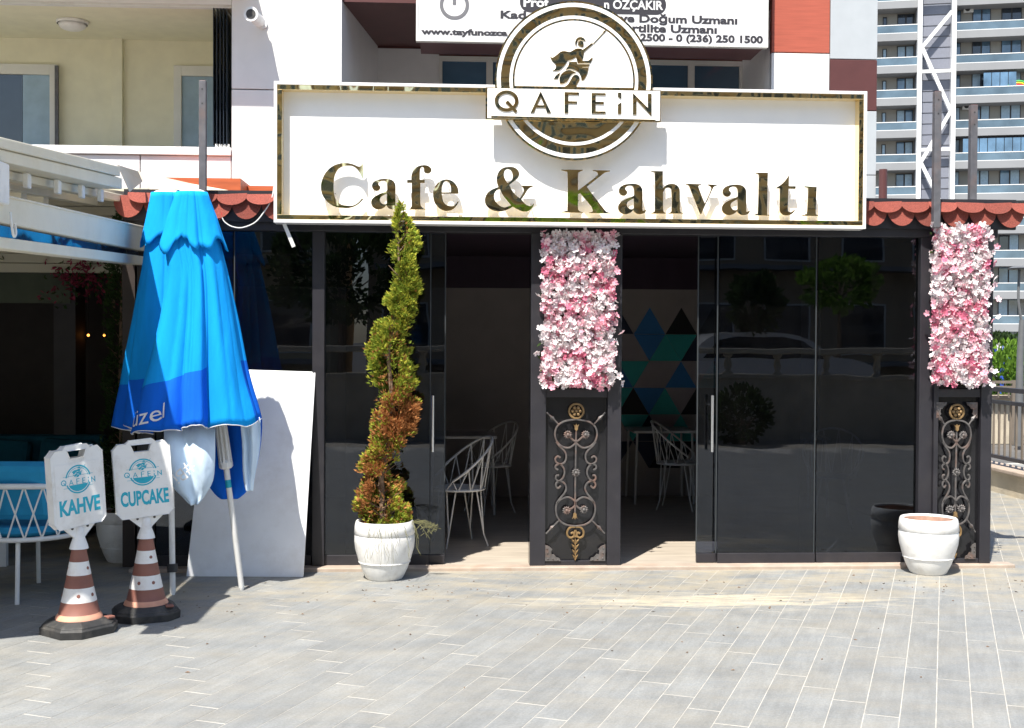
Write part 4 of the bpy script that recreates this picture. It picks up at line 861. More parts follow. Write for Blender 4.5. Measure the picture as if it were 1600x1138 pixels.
# ------------------------------------------------------------------ cone sign stands
def cone_sign(loc, yaw, tilt, word, label, wxs):
    t = thing('cone_sign', label, 'sign', loc, yaw, group='cone stands with sign boards')
    b = MB()                      # heavy rubber foot: an elongated hexagon in two tiers
    def hexring(rx, ry, z, c=0.55): return [(rx, -ry*c, z), (rx, ry*c, z), (rx*c, ry, z), (-rx*c, ry, z), (-rx, ry*c, z), (-rx, -ry*c, z), (-rx*c, -ry, z), (rx*c, -ry, z)]
    rings = [hexring(0.195, 0.195, 0.0), hexring(0.198, 0.198, 0.045), hexring(0.186, 0.186, 0.055), hexring(0.186, 0.186, 0.062), hexring(0.145, 0.145, 0.088)]
    for r in rings: b.v += r
    for j in range(4):
        for i in range(8): b.f.append((j*8+i, j*8+(i+1) % 8, (j+1)*8+(i+1) % 8, (j+1)*8+i)); b.m.append(0)
    b.f.append(tuple(reversed(range(8)))); b.m.append(0); b.f.append(tuple(32+i for i in range(8))); b.m.append(0)
    base = b.build('rubber_base', 'rubber', t, bevel=0.006)
    MB().box(0.10, 0.15, -0.15, -0.10, 0.078, 0.092).build('grip_plug', 'coneband', base, bevel=0.004)
    zs = [0.088, 0.105, 0.118, 0.185, 0.190, 0.270, 0.275, 0.345, 0.350, 0.425, 0.430, 0.500, 0.504, 0.56]
    rs = [0.138, 0.132, 0.120, 0.104, 0.104, 0.086, 0.086, 0.071, 0.071, 0.056, 0.056, 0.043, 0.043, 0.036]
    b = MB(); b.lathe(list(zip(rs, zs)), 36, mis=[2, 2, 0, 0, 1, 1, 0, 0, 1, 1, 0, 0, 1]); cone = b.build('cone', ['coneband', 'plastic', 'coneflange'], t, autos=35)
    for z, a in ((0.232, -125), (0.232, -70), (0.232, 10), (0.232, 150), (0.390, -70), (0.390, 40), (0.390, 150)):
        r = 0.104-(z-0.185)*0.212+0.001; m = MB(); m.lathe([(0.0, 0.003), (0.009, 0.003), (0.011, 0.0)], 12)
        d = Vector((math.cos(R_(a)), math.sin(R_(a)), 0.2)).normalized(); m.xf(Matrix.Translation((math.cos(R_(a))*r, math.sin(R_(a))*r, z)) @ d.to_track_quat('Z', 'Y').to_matrix().to_4x4()); m.build('reflector', 'coneband', cone)
    b = MB(); b.lathe([(0.056, 0.505), (0.050, 0.53), (0.034, 0.575), (0.032, 0.63), (0.020, 0.645), (0.0, 0.646)], 24); b.build('collar', 'plastic', t, autos=40)
    head = MB(); hw_, z0, z1, ch = 0.176, 0.645, 1.115, 0.034
    hdl = [(-0.045, z1-0.055), (-0.062, z1-0.010), (0.062, z1-0.010), (0.045, z1-0.055)]
    outl = [(-hw_+ch, z0), (hw_-ch, z0), (hw_, z0+ch), (hw_, z1-ch), (hw_-ch, z1), (0.095, z1), (0.07, z1+0.018), (-0.07, z1+0.018), (-0.095, z1), (-hw_+ch, z1), (-hw_, z1-ch), (-hw_, z0+ch)]
    head.prism([outl, hdl], -0.026, 0.026)
    Mt = Matrix.Translation((0, 0, 0.60)) @ Matrix.Rotation(tilt, 4, 'Y') @ Matrix.Translation((0, 0, -0.60))
    hd = head.xf(Mt).build('sign_board', 'plastic', t, bevel=0.008)
    b = MB(); b.prism([[(-0.105, z0+0.002), (-0.03, 0.575), (0.03, 0.575), (0.105, z0+0.002)]], -0.014, 0.014); b.xf(Mt).build('bracket', 'plastic', t, bevel=0.004)
    for sx in (-0.052, 0.052): b = MB(); b.tube([Mt @ Vector((sx, -0.018, 0.635)), Mt @ Vector((sx, 0.018, 0.635))], 0.008, 10); b.build('bolt', 'rubber', t)
    MB().box(-hw_+0.022, hw_-0.022, -0.0285, -0.0262, z0+0.04, z1-0.085).xf(Mt).build('poster', 'plastic', hd)
    t.scale = (0.935, 0.935, 0.935); YF = -0.0292; zc = z0+0.285; R = 0.086
    def put(loops, nm, dy=0.0): MB().prism([[(x*R, z*R+zc) for x, z in l] for l in loops], YF-dy, -0.0286).xf(Mt).build(nm, 'teal', hd)
    put(disc(0.90, 1.0, 12, 168, 40), 'printed_ring'); put(disc(0.80, 0.83, 14, 166, 40), 'printed_ring')
    put(disc(0.90, 1.0, 200, 340, 40), 'printed_ring'); put(disc(0.0, 0.84, 206, 334, 40), 'printed_segment')
    emb2 = MB()
    for l in EM:
        emb2.prism([[((x-600)/900*0.085, zc+0.016+(1050-y)/900*0.062) for x, y in smooth_loop(l, 2)]], YF-0.0003, -0.0286)
    emb2.xf(Mt).build('printed_emblem', 'teal', hd)
    for k, L in enumerate(QL):
        MB().prism([[((p[0]-790)/1400*0.235, zc-0.030+(330-p[1])/1400*0.26-0.012) for p in l] for l in L], YF-0.0002*(k == 1), -0.0286).xf(Mt).build('printed_letter', 'teal', hd)
    for dz in (0.036, -0.034): MB().box(-0.1, 0.1, YF, -0.0286, zc-0.011+dz-0.002, zc-0.011+dz).xf(Mt).build('printed_line', 'teal', hd)
    me = text_mesh(word, 0.125, extrude=0.0006, xs=wxs, bold=0.0045); me.materials.clear(); me.materials.append(MT['teal'])
    o = obj('printed_word', me, hd); o.matrix_local = Mt @ Matrix.Translation((0, -0.0290, z0+0.118))
    return t
c1, c2 = gr(121, 989), gr(227, 965)
c1.y += 0.03; c2.y += 0.02
cone_sign((c1.x, c1.y, 0), R_(50), R_(-4), 'KAHVE', 'white sign board reading KAHVE on a striped traffic cone', 0.70)
cone_sign((c2.x, c2.y, 0), R_(22), R_(-4), 'CUPCAKE', 'white sign board reading CUPCAKE on a striped traffic cone', 0.53)

# ------------------------------------------------------------------ building behind the cafe
YB = 4.0
bld = thing('office_building', 'pale clad office building rising behind the cafe with balcony and recessed windows', 'building', (1.2, YB, 0)); BO = Vector(bld.location)
def bbox(name, a, b, y0, y1, Y, m, d0=0.0, d1=0.3, bev=0.004, par=None):   # a box given by its photo rectangle on plane Y, thickness d0..d1 behind it
    p, q = at(a, y1, Y), at(b, y0, Y)
    return MB().box(p.x-BO.x, q.x-BO.x, Y+d0-BO.y, Y+d1-BO.y, p.z, q.z).build(name, m, par or bld, bevel=bev)
zt = 9.0
def wbox(name, x0, x1, y0, y1, z0, z1, m, bev=0.0, par=None): return MB().box(x0-BO.x, x1-BO.x, y0-BO.y, y1-BO.y, z0, z1).build(name, m, par or bld, bevel=bev)
xw = at(362, 150, YB).x; xv = at(534, 60, YB).x; xr = at(1203, 60, YB).x; xg = at(1297, 60, YB).x; xe = at(1371, 60, YB).x
zsoff = at(534, 1, YB).z; zbal = at(200, 229, YB).z; zbt = at(200, 3, YB).z
zj = at(400, 140, YB).z
# cladding panels of the pier between balcony and recess, joints left open
wbox('wall_panel', xw, xv, YB, YB+0.3, zj+0.006, zt, 'panelwhite', 0.004)
wbox('wall_panel', xw, xv, YB, YB+0.3, 2.71, zj-0.006, 'panelwhite', 0.004)
# splayed reveal and soffit of the recess
YR = 5.9; xb = at(590, 100, YR).x; xb2 = at(1160, 100, YR).x
MB().hexa([(xv-BO.x-0.02, 0.301, 2.7), (xv-BO.x-0.001, 0.0, 2.7), (xb-BO.x, YR-YB, 2.7), (xb-BO.x-0.2, YR-YB, 2.7), (xv-BO.x-0.02, 0.301, zsoff), (xv-BO.x-0.001, 0.0, zsoff), (xb-BO.x, YR-YB, zsoff), (xb-BO.x-0.2, YR-YB, zsoff)]).build('reveal', 'panelwhite', bld)
MB().hexa([(xb2-BO.x, YR-YB, 2.7), (xr-BO.x+0.001, 0.0, 2.7), (xr-BO.x+0.02, 0.301, 2.7), (xb2-BO.x+0.2, YR-YB, 2.7), (xb2-BO.x, YR-YB, zsoff), (xr-BO.x+0.001, 0.0, zsoff), (xr-BO.x+0.02, 0.301, zsoff), (xb2-BO.x+0.2, YR-YB, zsoff)]).build('reveal', 'panelwhite', bld)
wbox('soffit', xv, xr, YB+0.05, YR+0.3, zsoff+0.002, zsoff+0.2, 'maroon')
wbox('upper_wall', xv, xr, YB+0.02, YB+0.3, zsoff+0.205, zt, 'maroon')
zwt = at(800, 90, YR).z; zmb = at(620, 76, YR).z; xwl = at(686, 100, YR).x
wbox('back_wall', xb-0.1, xwl, YR, YR+0.2, 2.7, zmb, 'panelwhite')
wbox('back_wall', xb-0.1, xb2+0.1, YR, YR+0.2, zmb+0.002, zsoff, 'maroon')
wbox('back_wall', xwl, xb2+0.1, YR+0.02, YR+0.2, zwt+0.03, zmb, 'redwood')
wbox('back_wall', xwl, xb2+0.1, YR+0.05, YR+0.2, 2.7, 3.0, 'panelwhite')
x = xwl; wpx = [686, 765, 900, 1080, 1160]
for a, b in zip(wpx, wpx[1:]):
    xa, xb_ = at(a, 110, YR).x, at(b, 110, YR).x
    f = MB()
    for r in ((xa, xa+0.04, 3.0, zwt), (xb_-0.04, xb_, 3.0, zwt), (xa+0.04, xb_-0.04, zwt-0.06, zwt), (xa+0.04, xb_-0.04, 3.0, 3.05)): f.box(r[0]-BO.x, r[1]-BO.x, YR-0.02-BO.y, YR+0.04-BO.y, r[2], r[3])
    w = f.build('window', 'pvc', bld); wbox('pane', xa+0.041, xb_-0.041, YR+0.005, YR+0.02, 3.051, zwt-0.061, 'skyglass', par=w)
# right end panels
zr1, zr2, zr3 = at(1250, 83, YB).z, at(1330, 93, YB).z, at(1330, 173, YB).z
wbox('wall_panel', xr+0.021, xg-0.004, YB, YB+0.3, zr1+0.005, zt, 'redwood', 0.004)
wbox('wall_panel', xr+0.021, xg-0.004, YB, YB+0.3, 2.71, zr1-0.005, 'panelwhite', 0.004)
wbox('wall_panel', xg+0.004, xe, YB, YB+0.3, zr2+0.004, zt, 'greyclad', 0.004)
wbox('wall_panel', xg+0.004, xe, YB, YB+0.3, zr3+0.004, zr2-0.004, 'maroon', 0.004)
zr4 = at(1360, 274, YB).z
wbox('wall_panel', xg+0.004, xe, YB, YB+0.3, zr4+0.004, zr3-0.004, 'greyclad', 0.004)
wbox('wall_panel', xg+0.004, xe, YB, YB+0.3, 0.0, zr4-0.004, 'greyclad', 0.004)
wbox('side_wall', xe-0.25, xe-0.002, YB+0.301, YB+9, 0.0, zt, 'greyclad'); wbox('core', -6, xe-0.3, YR+0.3, YB+9, 0.0, zt, 'panelwhite')
wbox('lower_wall', 2.3, xg, YB+0.02, YB+0.28, 0.0, 2.7, 'panelwhite'); wbox('lower_wall', -7.5, 2.29, YB+0.31, YB+0.5, 0.0, 2.6, 'panelwhite')
MB().tube([(xe-BO.x+0.06, -0.05, 0), (xe-BO.x+0.06, -0.05, at(1371, 266, YB).z)], 0.045, 10).build('downpipe', 'maroon', bld, autos=50)
# balcony
YI = 5.6; xl = -8.0
wbox('parapet', xl, at(219, 260, YB).x-0.006, YB, YB+0.15, 2.71, zbal-0.09, 'panelwhite', 0.004); wbox('parapet', at(219, 260, YB).x+0.006, xw-0.01, YB, YB+0.15, 2.71, zbal-0.09, 'panelwhite', 0.004)
wbox('coping', xl, xw-0.004, YB-0.03, YB+0.2, zbal-0.085, zbal, 'panelwhite', 0.006)
wbox('balcony_floor', xl, xw, YB+0.16, YI, 2.62, 2.75, 'cream'); wbox('balcony_ceiling', xl, xw+0.0, YB+0.02, YI+0.2, zbt, zbt+0.25, 'cream')
wbox('lintel', xl, xw-0.003, YB+0.0, YB+0.018, zbt-0.01, zt, 'panelwhite')
wbox('balcony_back_wall', xl, xw+0.3, YI, YI+0.2, 2.75, zbt, 'cream'); wbox('balcony_side_wall', xw+0.001, xw+0.2, YB+0.301, YI, 2.75, zbt, 'cream')
xp = at(185, 120, YI).x; wbox('pilaster', xp-0.06, xp+0.06, YI-0.07, YI-0.001, 2.75, zbt-0.001, 'cream')
def win(a, b, y0, y1, split, glass):
    x0, x1, z1 = at(a, y0, YI).x, at(b, y0, YI).x, at(a, y0, YI).z; z0 = 2.9
    f = MB()
    for r in ((x0, x0+0.09, z0, z1), (x1-0.09, x1, z0, z1), (x0+0.09, x1-0.09, z1-0.12, z1), (x0+0.09, x1-0.09, z0, z0+0.1)): f.box(r[0]-BO.x, r[1]-BO.x, YI-0.06-BO.y, YI-0.001-BO.y, r[2], r[3])
    w = f.build('window', 'pvc', bld, bevel=0.005); xs_ = x0+0.09+(x1-x0-0.18)*split
    wbox('pane', x0+0.091, xs_, YI-0.03, YI-0.01, z0+0.101, z1-0.121, glass[0], par=w); wbox('pane', xs_+0.003, x1-0.091, YI-0.03, YI-0.01, z0+0.101, z1-0.121, glass[1], par=w)
    wbox('shutter_guide', x1-0.02, x1+0.02, YI-0.09, YI-0.061, z0, z1-0.02, 'steel', par=w)
win(-60, 92, 100, 225, 0.66, ('darkglass', 'curtain')); win(273, 392, 104, 225, 0.62, ('curtain', 'curtain'))
for k in range(5):                # folded glazing leaves stacked at the balcony's right end
    x = xw-0.05-0.035*k; wbox('folded_glass_leaf', x-0.008, x, YB+0.02, YB+0.62, zbal+0.03, zbt-0.04, 'darkglass'); 
wbox('glazing_rail', xl, xw-0.01, YB+0.04, YB+0.1, zbt-0.035, zbt-0.001, 'whitemetal')
for k in range(4): MB().tube([(xw-0.045-0.04*k-BO.x, YB+0.05-BO.y, zbal+0.001), (xw-0.045-0.04*k-BO.x, YB+0.05-BO.y, zbal+0.045)], 0.016, 8).build('roller', 'whitemetal', bld)
cl = at(113, 14, 4.8); b = MB(); b.sphere((0, 0, 0), 0.15, 10, 0, (1, 1, 0.42)); b.lathe([(0.0, 0.045), (0.17, 0.045), (0.175, 0.03), (0.165, 0.01)], 24)
o = b.build('ceiling_lamp', 'plastic', smooth=True); o.location = (cl.x, 4.8, zbt-0.046); tag(o, 'round white ceiling lamp inside the upper balcony', 'lamp')
# projecting balcony of the storey above
wbox('upper_balcony', xl, at(424, 0, YB).x-0.22, YB-0.62, YB-0.001, zbt+0.13, zbt+0.4, 'panelwhite', 0.01)
# orange clad strip under the balcony
oa, ob = at(235, 300, 3.3), at(376, 279, 3.3); wbox('wood_panel', oa.x, ob.x, 3.3, YB-0.002, 2.705, ob.z, 'orangewood'); ob2 = at(432, 291, 3.7); wbox('wood_panel', ob.x+0.003, ob2.x, 3.7, YB-0.002, 2.705, ob2.z, 'orangewood')
# bullet security camera
k0, k1 = at(410, 38, YB), at(392, 22, YB-0.42)
cm = thing('security_camera', 'white bullet security camera with dark lens mounted beside the balcony', 'camera', tuple(k0)); d = k1-k0
MB().tube([(0, -0.001, 0), (0, -0.02, 0)], 0.055, 16).build('mount', 'plastic', cm, autos=40); MB().tube([(0, -0.02, 0), tuple(d*0.3)], 0.026, 10).build('arm', 'plastic', cm, autos=40)
MB().tube([tuple(d*0.25), tuple(d*0.95), tuple(d)], [0.06, 0.062, 0.075], 16).build('housing', 'plastic', cm, autos=40); MB().tube([tuple(d*1.0), tuple(d*1.01)], 0.05, 16).build('lens', 'rubber', cm, autos=40)
# clinic sign box
YC = 3.72
ca, cb_ = at(653, 72, YC), at(1197, 72, YC); c0 = at(653, 55, YC).z-0.03; cz0 = at(900, 66, YC).z
cs = thing('clinic_sign', 'white clinic sign box with dark lettering on brown support above the cafe', 'sign', ((ca.x+cb_.x)/2, YC, cz0)); CO = Vector(cs.location)
cw = (cb_.x-ca.x)/2
MB().box(-cw, cw, 0.0, 0.06, 0.0, 1.6).build('face', 'panelwhite', cs); MB().box(-cw+0.02, cw-0.01, 0.061, 0.6, -0.008, 1.6).build('support_box', 'maroon', cs)
frame('rim', -cw-0.02, cw+0.02, -0.022, 1.62, 0.0215, -0.01, 0.06, 'pvc', cs)
def ctext(body, a, b, y, m='ink', bold=0.004, hpx=12, dy=0.0):    # text fitted between two photo x positions at height y
    A, B = at(a, y, YC), at(b, y, YC); me = text_mesh(body, 1.0, extrude=0.0); xs = [v.co.x for v in me.vertices]; w = max(xs)-min(xs)
    s = hpx/0.73*(B.x-A.x)/(b-a); me = text_mesh(body, s, extrude=0.001, bold=bold); xs = [v.co.x for v in me.vertices]; f = (B.x-A.x)/(max(xs)-min(xs)); zs = [v.co.z for v in me.vertices]
    mx = (max(xs)+min(xs))/2
    for v in me.vertices: v.co.x = (v.co.x-mx)*f
    me.materials.clear(); me.materials.append(MT[m]); o = obj('lettering', me, cs); o.location = ((A.x+B.x)/2-CO.x, -0.0025-dy, (A.z+B.z)/2-CO.z)
pl0, pl1 = at(812, 19, YC), at(1041, -8, YC); rr_ = (pl1.z-pl0.z)/2; pts = []
for i in range(13): a = R_(-90+180*i/12); pts.append((pl1.x-rr_+math.cos(a)*rr_, pl0.z+rr_+math.sin(a)*rr_))
for i in range(13): a = R_(90+180*i/12); pts.append((pl0.x+rr_+math.cos(a)*rr_, pl0.z+rr_+math.sin(a)*rr_))
MB().prism([[(x-CO.x, z-CO.z) for x, z in pts]], -0.003, -0.0003).build('name_lozenge', 'ink', cs)
ctext('Prof', 818, 858, 5, 'plastic', 0.004, 14, 0.003); ctext('n ÖZÇAKIR', 944, 1036, 9, 'plastic', 0.003, 14, 0.003)
ctext('Kad', 782, 822, 24); ctext('ve Doğum Uzmanı', 968, 1152, 31); ctext('rtilite Uzmanı', 988, 1120, 46); ctext('2500 - 0 (236) 250 1500', 1000, 1192, 61, hpx=11); ctext('www.tayfunozca', 658, 793, 51, hpx=9)
lg = at(710, 8, YC); b = MB(); rg = at(733, 8, YC).x-lg.x
b.prism([[(lg.x-CO.x+x*rg, lg.z-CO.z+z*rg) for x, z in l] for l in disc(0.76, 1.0)], -0.003, -0.0003); b.box(lg.x-CO.x-rg*0.12, lg.x-CO.x+rg*0.12, -0.003, -0.0003, lg.z-CO.z+rg*0.0, lg.z-CO.z+rg*0.74); b.build('ring_mark', 'greyink', cs)

# ------------------------------------------------------------------ steel posts standing above the eaves
def sq_post(px, yt, yb, Y, w, label):
    A, B = at(px, yt, Y), at(px, yb, Y); t = thing('steel_post', label, 'post', (B.x, Y, B.z), group='steel posts above the eaves')
    h = A.z-B.z; MB().box(-w/2, w/2, -w/2, w/2, 0, h).build('tube', 'steel', t, bevel=0.003); MB().box(-w/2+0.003, w/2-0.003, -w/2+0.003, w/2-0.003, h, h+0.004).build('cap', 'maroon', t)
    b = MB()
    for z in (h-0.06, h-0.16): b.tube([(0, -w/2-0.002, z), (0, -w/2+0.002, z)], 0.006, 8)
    b.build('bolt_hole', 'rubber', t)
sq_post(317, 127, 345, -0.16, 0.048, 'grey square steel post rising behind the blue parasols')
sq_post(1462, 144, 356, -0.16, 0.05, 'grey square steel post rising above the right flower panel')
sq_post(1519, 165, 315, 0.9, 0.055, 'shorter grey steel post at right end of cafe roof')

# ------------------------------------------------------------------ pergola and restaurant on the left
GX = at(228, 357, 0).x
per = thing('pergola', 'cream retractable-roof pergola with sloping gutter beams over the left terrace', 'pergola', (GX, 0, 0)); PO = Vector(per.location)
def yz(px, py): p = at_x(px, py, GX); return p
def ext(a, b, y): f = (y-a.y)/(b.y-a.y); return a+(b-a)*f
def beam(name, tl, tr, bl, br, x0, x1, m, ynear=-2.95, yfar=0.25, par=None):
    T0, T1 = yz(*tl), yz(*tr); B0, B1 = yz(*bl), yz(*br); a, b = ext(T0, T1, ynear), ext(T0, T1, yfar); c, d = ext(B0, B1, ynear), ext(B0, B1, yfar)
    return MB().hexa([(x0, ynear, c.z), (x1, ynear, c.z), (x1, yfar, d.z), (x0, yfar, d.z), (x0, ynear, a.z), (x1, ynear, a.z), (x1, yfar, b.z), (x0, yfar, b.z)]).build(name, m, par or per, bevel=0.006)
beam('gutter_beam', (7, 307), (228, 357), (7, 349), (218, 391), -0.14, 0.0, 'creamalu', yfar=-0.02)
beam('gutter_lip', (7, 304), (228, 354.5), (7, 308), (228, 358), -0.02, 0.006, 'creamalu', yfar=-0.02)
beam('glass_strip', (7, 349.5), (218, 391.5), (0, 370), (214, 399), -0.05, -0.04, 'darkglass', yfar=-0.05)
beam('lower_beam', (0, 370), (214, 399), (0, 388), (212, 413), -0.12, -0.004, 'creamalu', yfar=-0.05)
beam('roof_edge', (0, 215), (183, 260), (0, 232), (190, 277), -0.30, 0.015, 'creamalu', yfar=-0.72); beam('roof_edge', (0, 233), (190, 278), (0, 252), (200, 298), -0.30, 0.0, 'creamalu', yfar=-0.62)
a0, a1 = yz(0, 232), yz(190, 277); 
for k, yk in enumerate((-2.6, -2.1, -1.6, -1.15, -0.75)):
    z = ext(yz(0, 252), yz(200, 298), yk).z-0.03; r = MB().box(-5.5, -0.45, yk-0.05, yk+0.05, z-0.08, z).build('rafter', 'creamalu', per); MB().box(-0.118, -0.09, yk-0.03, yk+0.03, z-0.06, z+0.02).build('rafter_end', 'whitemetal', r, bevel=0.006)
for x_, dz_ in ((-0.16, 0.02), (-0.42, 0.075), (-0.80, 0.13)): beam('purlin', (0, 252+30*dz_), (200, 298+30*dz_), (0, 266+60*dz_), (200, 309+60*dz_), x_-0.08, x_, 'creamalu', yfar=0.3)
za, zb_ = ext(a0, a1, -5.2).z, ext(a0, a1, -0.3).z
MB().hexa([(-6.0, -5.2, za-0.06), (-0.31, -2.95, za+0.04), (-0.31, 0.9, zb_+0.02), (-6.0, 0.9, zb_+0.02), (-6.0, -5.2, za-0.02), (-0.31, -2.95, za+0.08), (-0.31, 0.9, zb_+0.06), (-6.0, 0.9, zb_+0.06)]).build('fabric_roof', 'beigefab', per)
bm = at(8, 290, -2.75); MB().box(-0.10, 0.03, -2.86, -2.72, 2.30, 2.50).build('motor_bracket', 'whitemetal', per, bevel=0.012)
MB().box(-0.09, 0.02, -2.84, -2.73, 0.0, 2.298).build('corner_post', 'creamalu', per) if False else None
hk = yz(6, 348); h = MB(); h.tube(spline([(0.03, hk.y, hk.z+0.05), (0.035, hk.y, hk.z), (0.035, hk.y+0.03, hk.z-0.06), (0.035, hk.y+0.06, hk.z-0.05), (0.035, hk.y+0.05, hk.z)], 5), 0.007, 6); h.build('cord_hook', 'whitemetal', per)
# drooping end of the fabric over the eaves
e0, e1, e2, e3 = at(183, 258, -0.62), at(215, 268, -0.2), at(228, 290, 0.25), at(202, 300, -0.5)
b = MB(); b.add([p-PO for p in (e0, e1, at(222, 284, -0.1), e3)], [(0, 1, 2, 3)]); o = b.build('fabric_end', 'beigefab', per); so = o.modifiers.new('t', 'SOLIDIFY'); so.thickness = 0.004
b = MB(); q = [at(212, 268, 0.3), at(300, 288, 0.9), at(372, 301, 1.2), at(300, 304, 0.5), at(240, 305, 0.25)]; b.add(q, [(0, 1, 2, 3, 4)]); o = b.build('shade_cloth', 'beigefab'); so = o.modifiers.new('t', 'SOLIDIFY'); so.thickness = 0.004; tag(o, 'pale beige cloth stretched over eaves behind the parasol tops', 'cloth')
# restaurant room under the pergola
MT['siding'] = mat('beige_siding', (0.50, 0.47, 0.36), 0.7, var=0.05)
rst = thing('restaurant', 'dark restaurant interior with curtains under the left pergola', 'building', (-5, 3.0, 0)); RO = Vector(rst.location)
def rbox(name, x0, x1, y0, y1, z0, z1, m, bev=0): return MB().box(x0-RO.x, x1-RO.x, y0-RO.y, y1-RO.y, z0, z1).build(name, m, rst, bevel=bev)
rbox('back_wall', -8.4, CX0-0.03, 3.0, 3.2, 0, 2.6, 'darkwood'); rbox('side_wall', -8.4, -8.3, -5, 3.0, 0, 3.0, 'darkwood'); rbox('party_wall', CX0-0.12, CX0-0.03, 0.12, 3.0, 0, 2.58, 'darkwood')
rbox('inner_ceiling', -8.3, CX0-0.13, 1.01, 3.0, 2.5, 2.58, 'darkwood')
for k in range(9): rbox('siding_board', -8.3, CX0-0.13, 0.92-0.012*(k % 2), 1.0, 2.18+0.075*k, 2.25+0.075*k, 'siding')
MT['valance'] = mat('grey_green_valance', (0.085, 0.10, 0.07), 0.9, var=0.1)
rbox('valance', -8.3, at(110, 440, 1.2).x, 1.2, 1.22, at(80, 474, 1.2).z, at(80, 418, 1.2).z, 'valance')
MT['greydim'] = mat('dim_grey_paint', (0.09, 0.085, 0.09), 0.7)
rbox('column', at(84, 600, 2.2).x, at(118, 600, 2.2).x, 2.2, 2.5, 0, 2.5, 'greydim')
b = MB(); 
for k in range(14):
    xa = -4.1+0.12*k
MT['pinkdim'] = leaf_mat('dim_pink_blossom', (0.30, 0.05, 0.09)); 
fb = MB(); rnd = random.Random(2); c0_ = at(135, 425, 1.0)
for i in range(500):
    p = c0_+Vector((rnd.gauss(0, 0.13), rnd.gauss(0, 0.1), rnd.gauss(0, 0.1))); spray(fb, p, Vector((rnd.uniform(-1, 1), rnd.uniform(-1, 0.2), rnd.uniform(-1, 1))).normalized(), 0.05, rnd, rnd.choice((0, 0, 1)))
bq = thing('hanging_basket', 'dim pink hanging flowers in shade under the pergola', 'flowers', tuple(c0_)); fb.xf(Matrix.Translation(-c0_)); fb.build('blossoms', ['pinkdim', 'darkgreen'], bq); MB().tube([(0, 0, 0), (0, 0, 2.62-c0_.z)], 0.004, 5).build('cord', 'darkwood', bq)
MT['amber'] = emit_mat('amber_bulb', (1.0, 0.35, 0.06), 2.5)
for px, lab in ((138, 'left one of two small amber lamps glowing in the dark restaurant'), (163, 'right one of two small amber lamps glowing in the dark restaurant')):
    p = at(px, 524, 2.4); t = thing('wall_lamp', lab, 'lamp', tuple(p), group='amber lamps in the restaurant'); MB().sphere((0, 0, 0), 0.012, 8).build('bulb', 'amber', t, smooth=True); MB().tube([(0, 0, 0.025), (0, 0, 2.49-p.z)], 0.006, 6).build('stem', 'darkwood', t)
# sofas
def sofa(loc, w, label, rot=0):
    t = thing('sofa', label, 'sofa', loc, rot, group='teal sofas on the terrace')
    MB().box(-w/2, w/2, -0.38, 0.38, 0.08, 0.36).build('seat', 'sofa', t, bevel=0.03); MB().box(-w/2, w/2, 0.25, 0.42, 0.362, 0.80).build('backrest', 'sofa', t, bevel=0.04)
    for s in (-1, 1): MB().box(s*(w/2+0.002) if s > 0 else -w/2-0.12, s*(w/2)+0.12 if s > 0 else -w/2-0.002, -0.38, 0.42, 0.08, 0.58).build('armrest', 'whitemetal', t, bevel=0.02)
    n = int(w/0.55)
    for k in range(n): o = MB().box(-0.24, 0.24, -0.08, 0.08, -0.2, 0.2).build('cushion', 'sofa', t, bevel=0.05); o.location = (-w/2+w*(k+0.5)/n, 0.14, 0.57); o.rotation_euler = (R_(-14), R_(random.uniform(-5, 5)), 0)
    for sx in (-1, 1):
        for sy in (-1, 1): MB().box(sx*w/2-0.03, sx*w/2+0.03, sy*0.33-0.02, sy*0.33+0.02, 0, 0.079).build('leg', 'darkwood', t)
sofa((-3.9, 1.9, 0), 1.7, 'teal sofa at the back of the shaded terrace'); sofa((-4.4, 0.15, 0), 1.5, 'nearer teal sofa behind the white terrace chair', R_(10))
tb = thing('terrace_table', 'white table edge between the teal sofas in shade', 'table', (-3.55, -0.15, 0))
MB().box(-0.38, 0.38, -0.38, 0.38, 0.68, 0.72).build('tabletop', 'whitemetal', tb, bevel=0.006)
for sx in (-1, 1):
    for sy in (-1, 1): MB().box(sx*0.34-0.025, sx*0.34+0.025, sy*0.34-0.025, sy*0.34+0.025, 0, 0.679).build('leg', 'whitemetal', tb)
# white lattice armchair with blue cushions
cc = gr(22, 945); ch = thing('armchair', 'white lattice armchair with blue cushions at left edge', 'chair', (cc.x-0.03, cc.y+0.34, 0), R_(178))
def hoop(rx, ry, z, a0, a1, n=28, dz=0.0): return [(rx*math.cos(R_(a0+(a1-a0)*i/n)), ry*math.sin(R_(a0+(a1-a0)*i/n)), z+dz*math.sin(math.pi*i/n)) for i in range(n+1)]
b = MB(); b.tube(hoop(0.34, 0.34, 0.40, 0, 360), 0.016, 8, True); b.build('seat_frame', 'whitemetal', ch, autos=60)
b = MB(); hp = hoop(0.37, 0.37, 0.69, -25, 205, 40, 0.05); b.tube([(0.30, -0.22, 0.41)]+hp+[(-0.30, -0.22, 0.41)], 0.019, 8); b.build('back_hoop', 'whitemetal', ch, autos=60)
n = 13
for k in range(n):
    for dlt in (1, -1):
        i0 = int(40*(k+0.5)/n); j0 = min(40, max(0, i0+dlt*3)); top = Vector(hp[i0]); a = R_(-25+230*j0/40); bot = Vector((0.34*math.cos(a), 0.34*math.sin(a), 0.405)); m = MB(); m.tube([top, bot], 0.006, 5); m.build('strap', 'whitemetal', ch)
for a in (100, 190, 280, 10): b = MB(); b.tube([(0.31*math.cos(R_(a)), 0.31*math.sin(R_(a)), 0.395), (0.34*math.cos(R_(a)), 0.34*math.sin(R_(a)), 0.0)], 0.015, 8); b.build('leg', 'whitemetal', ch, autos=60)
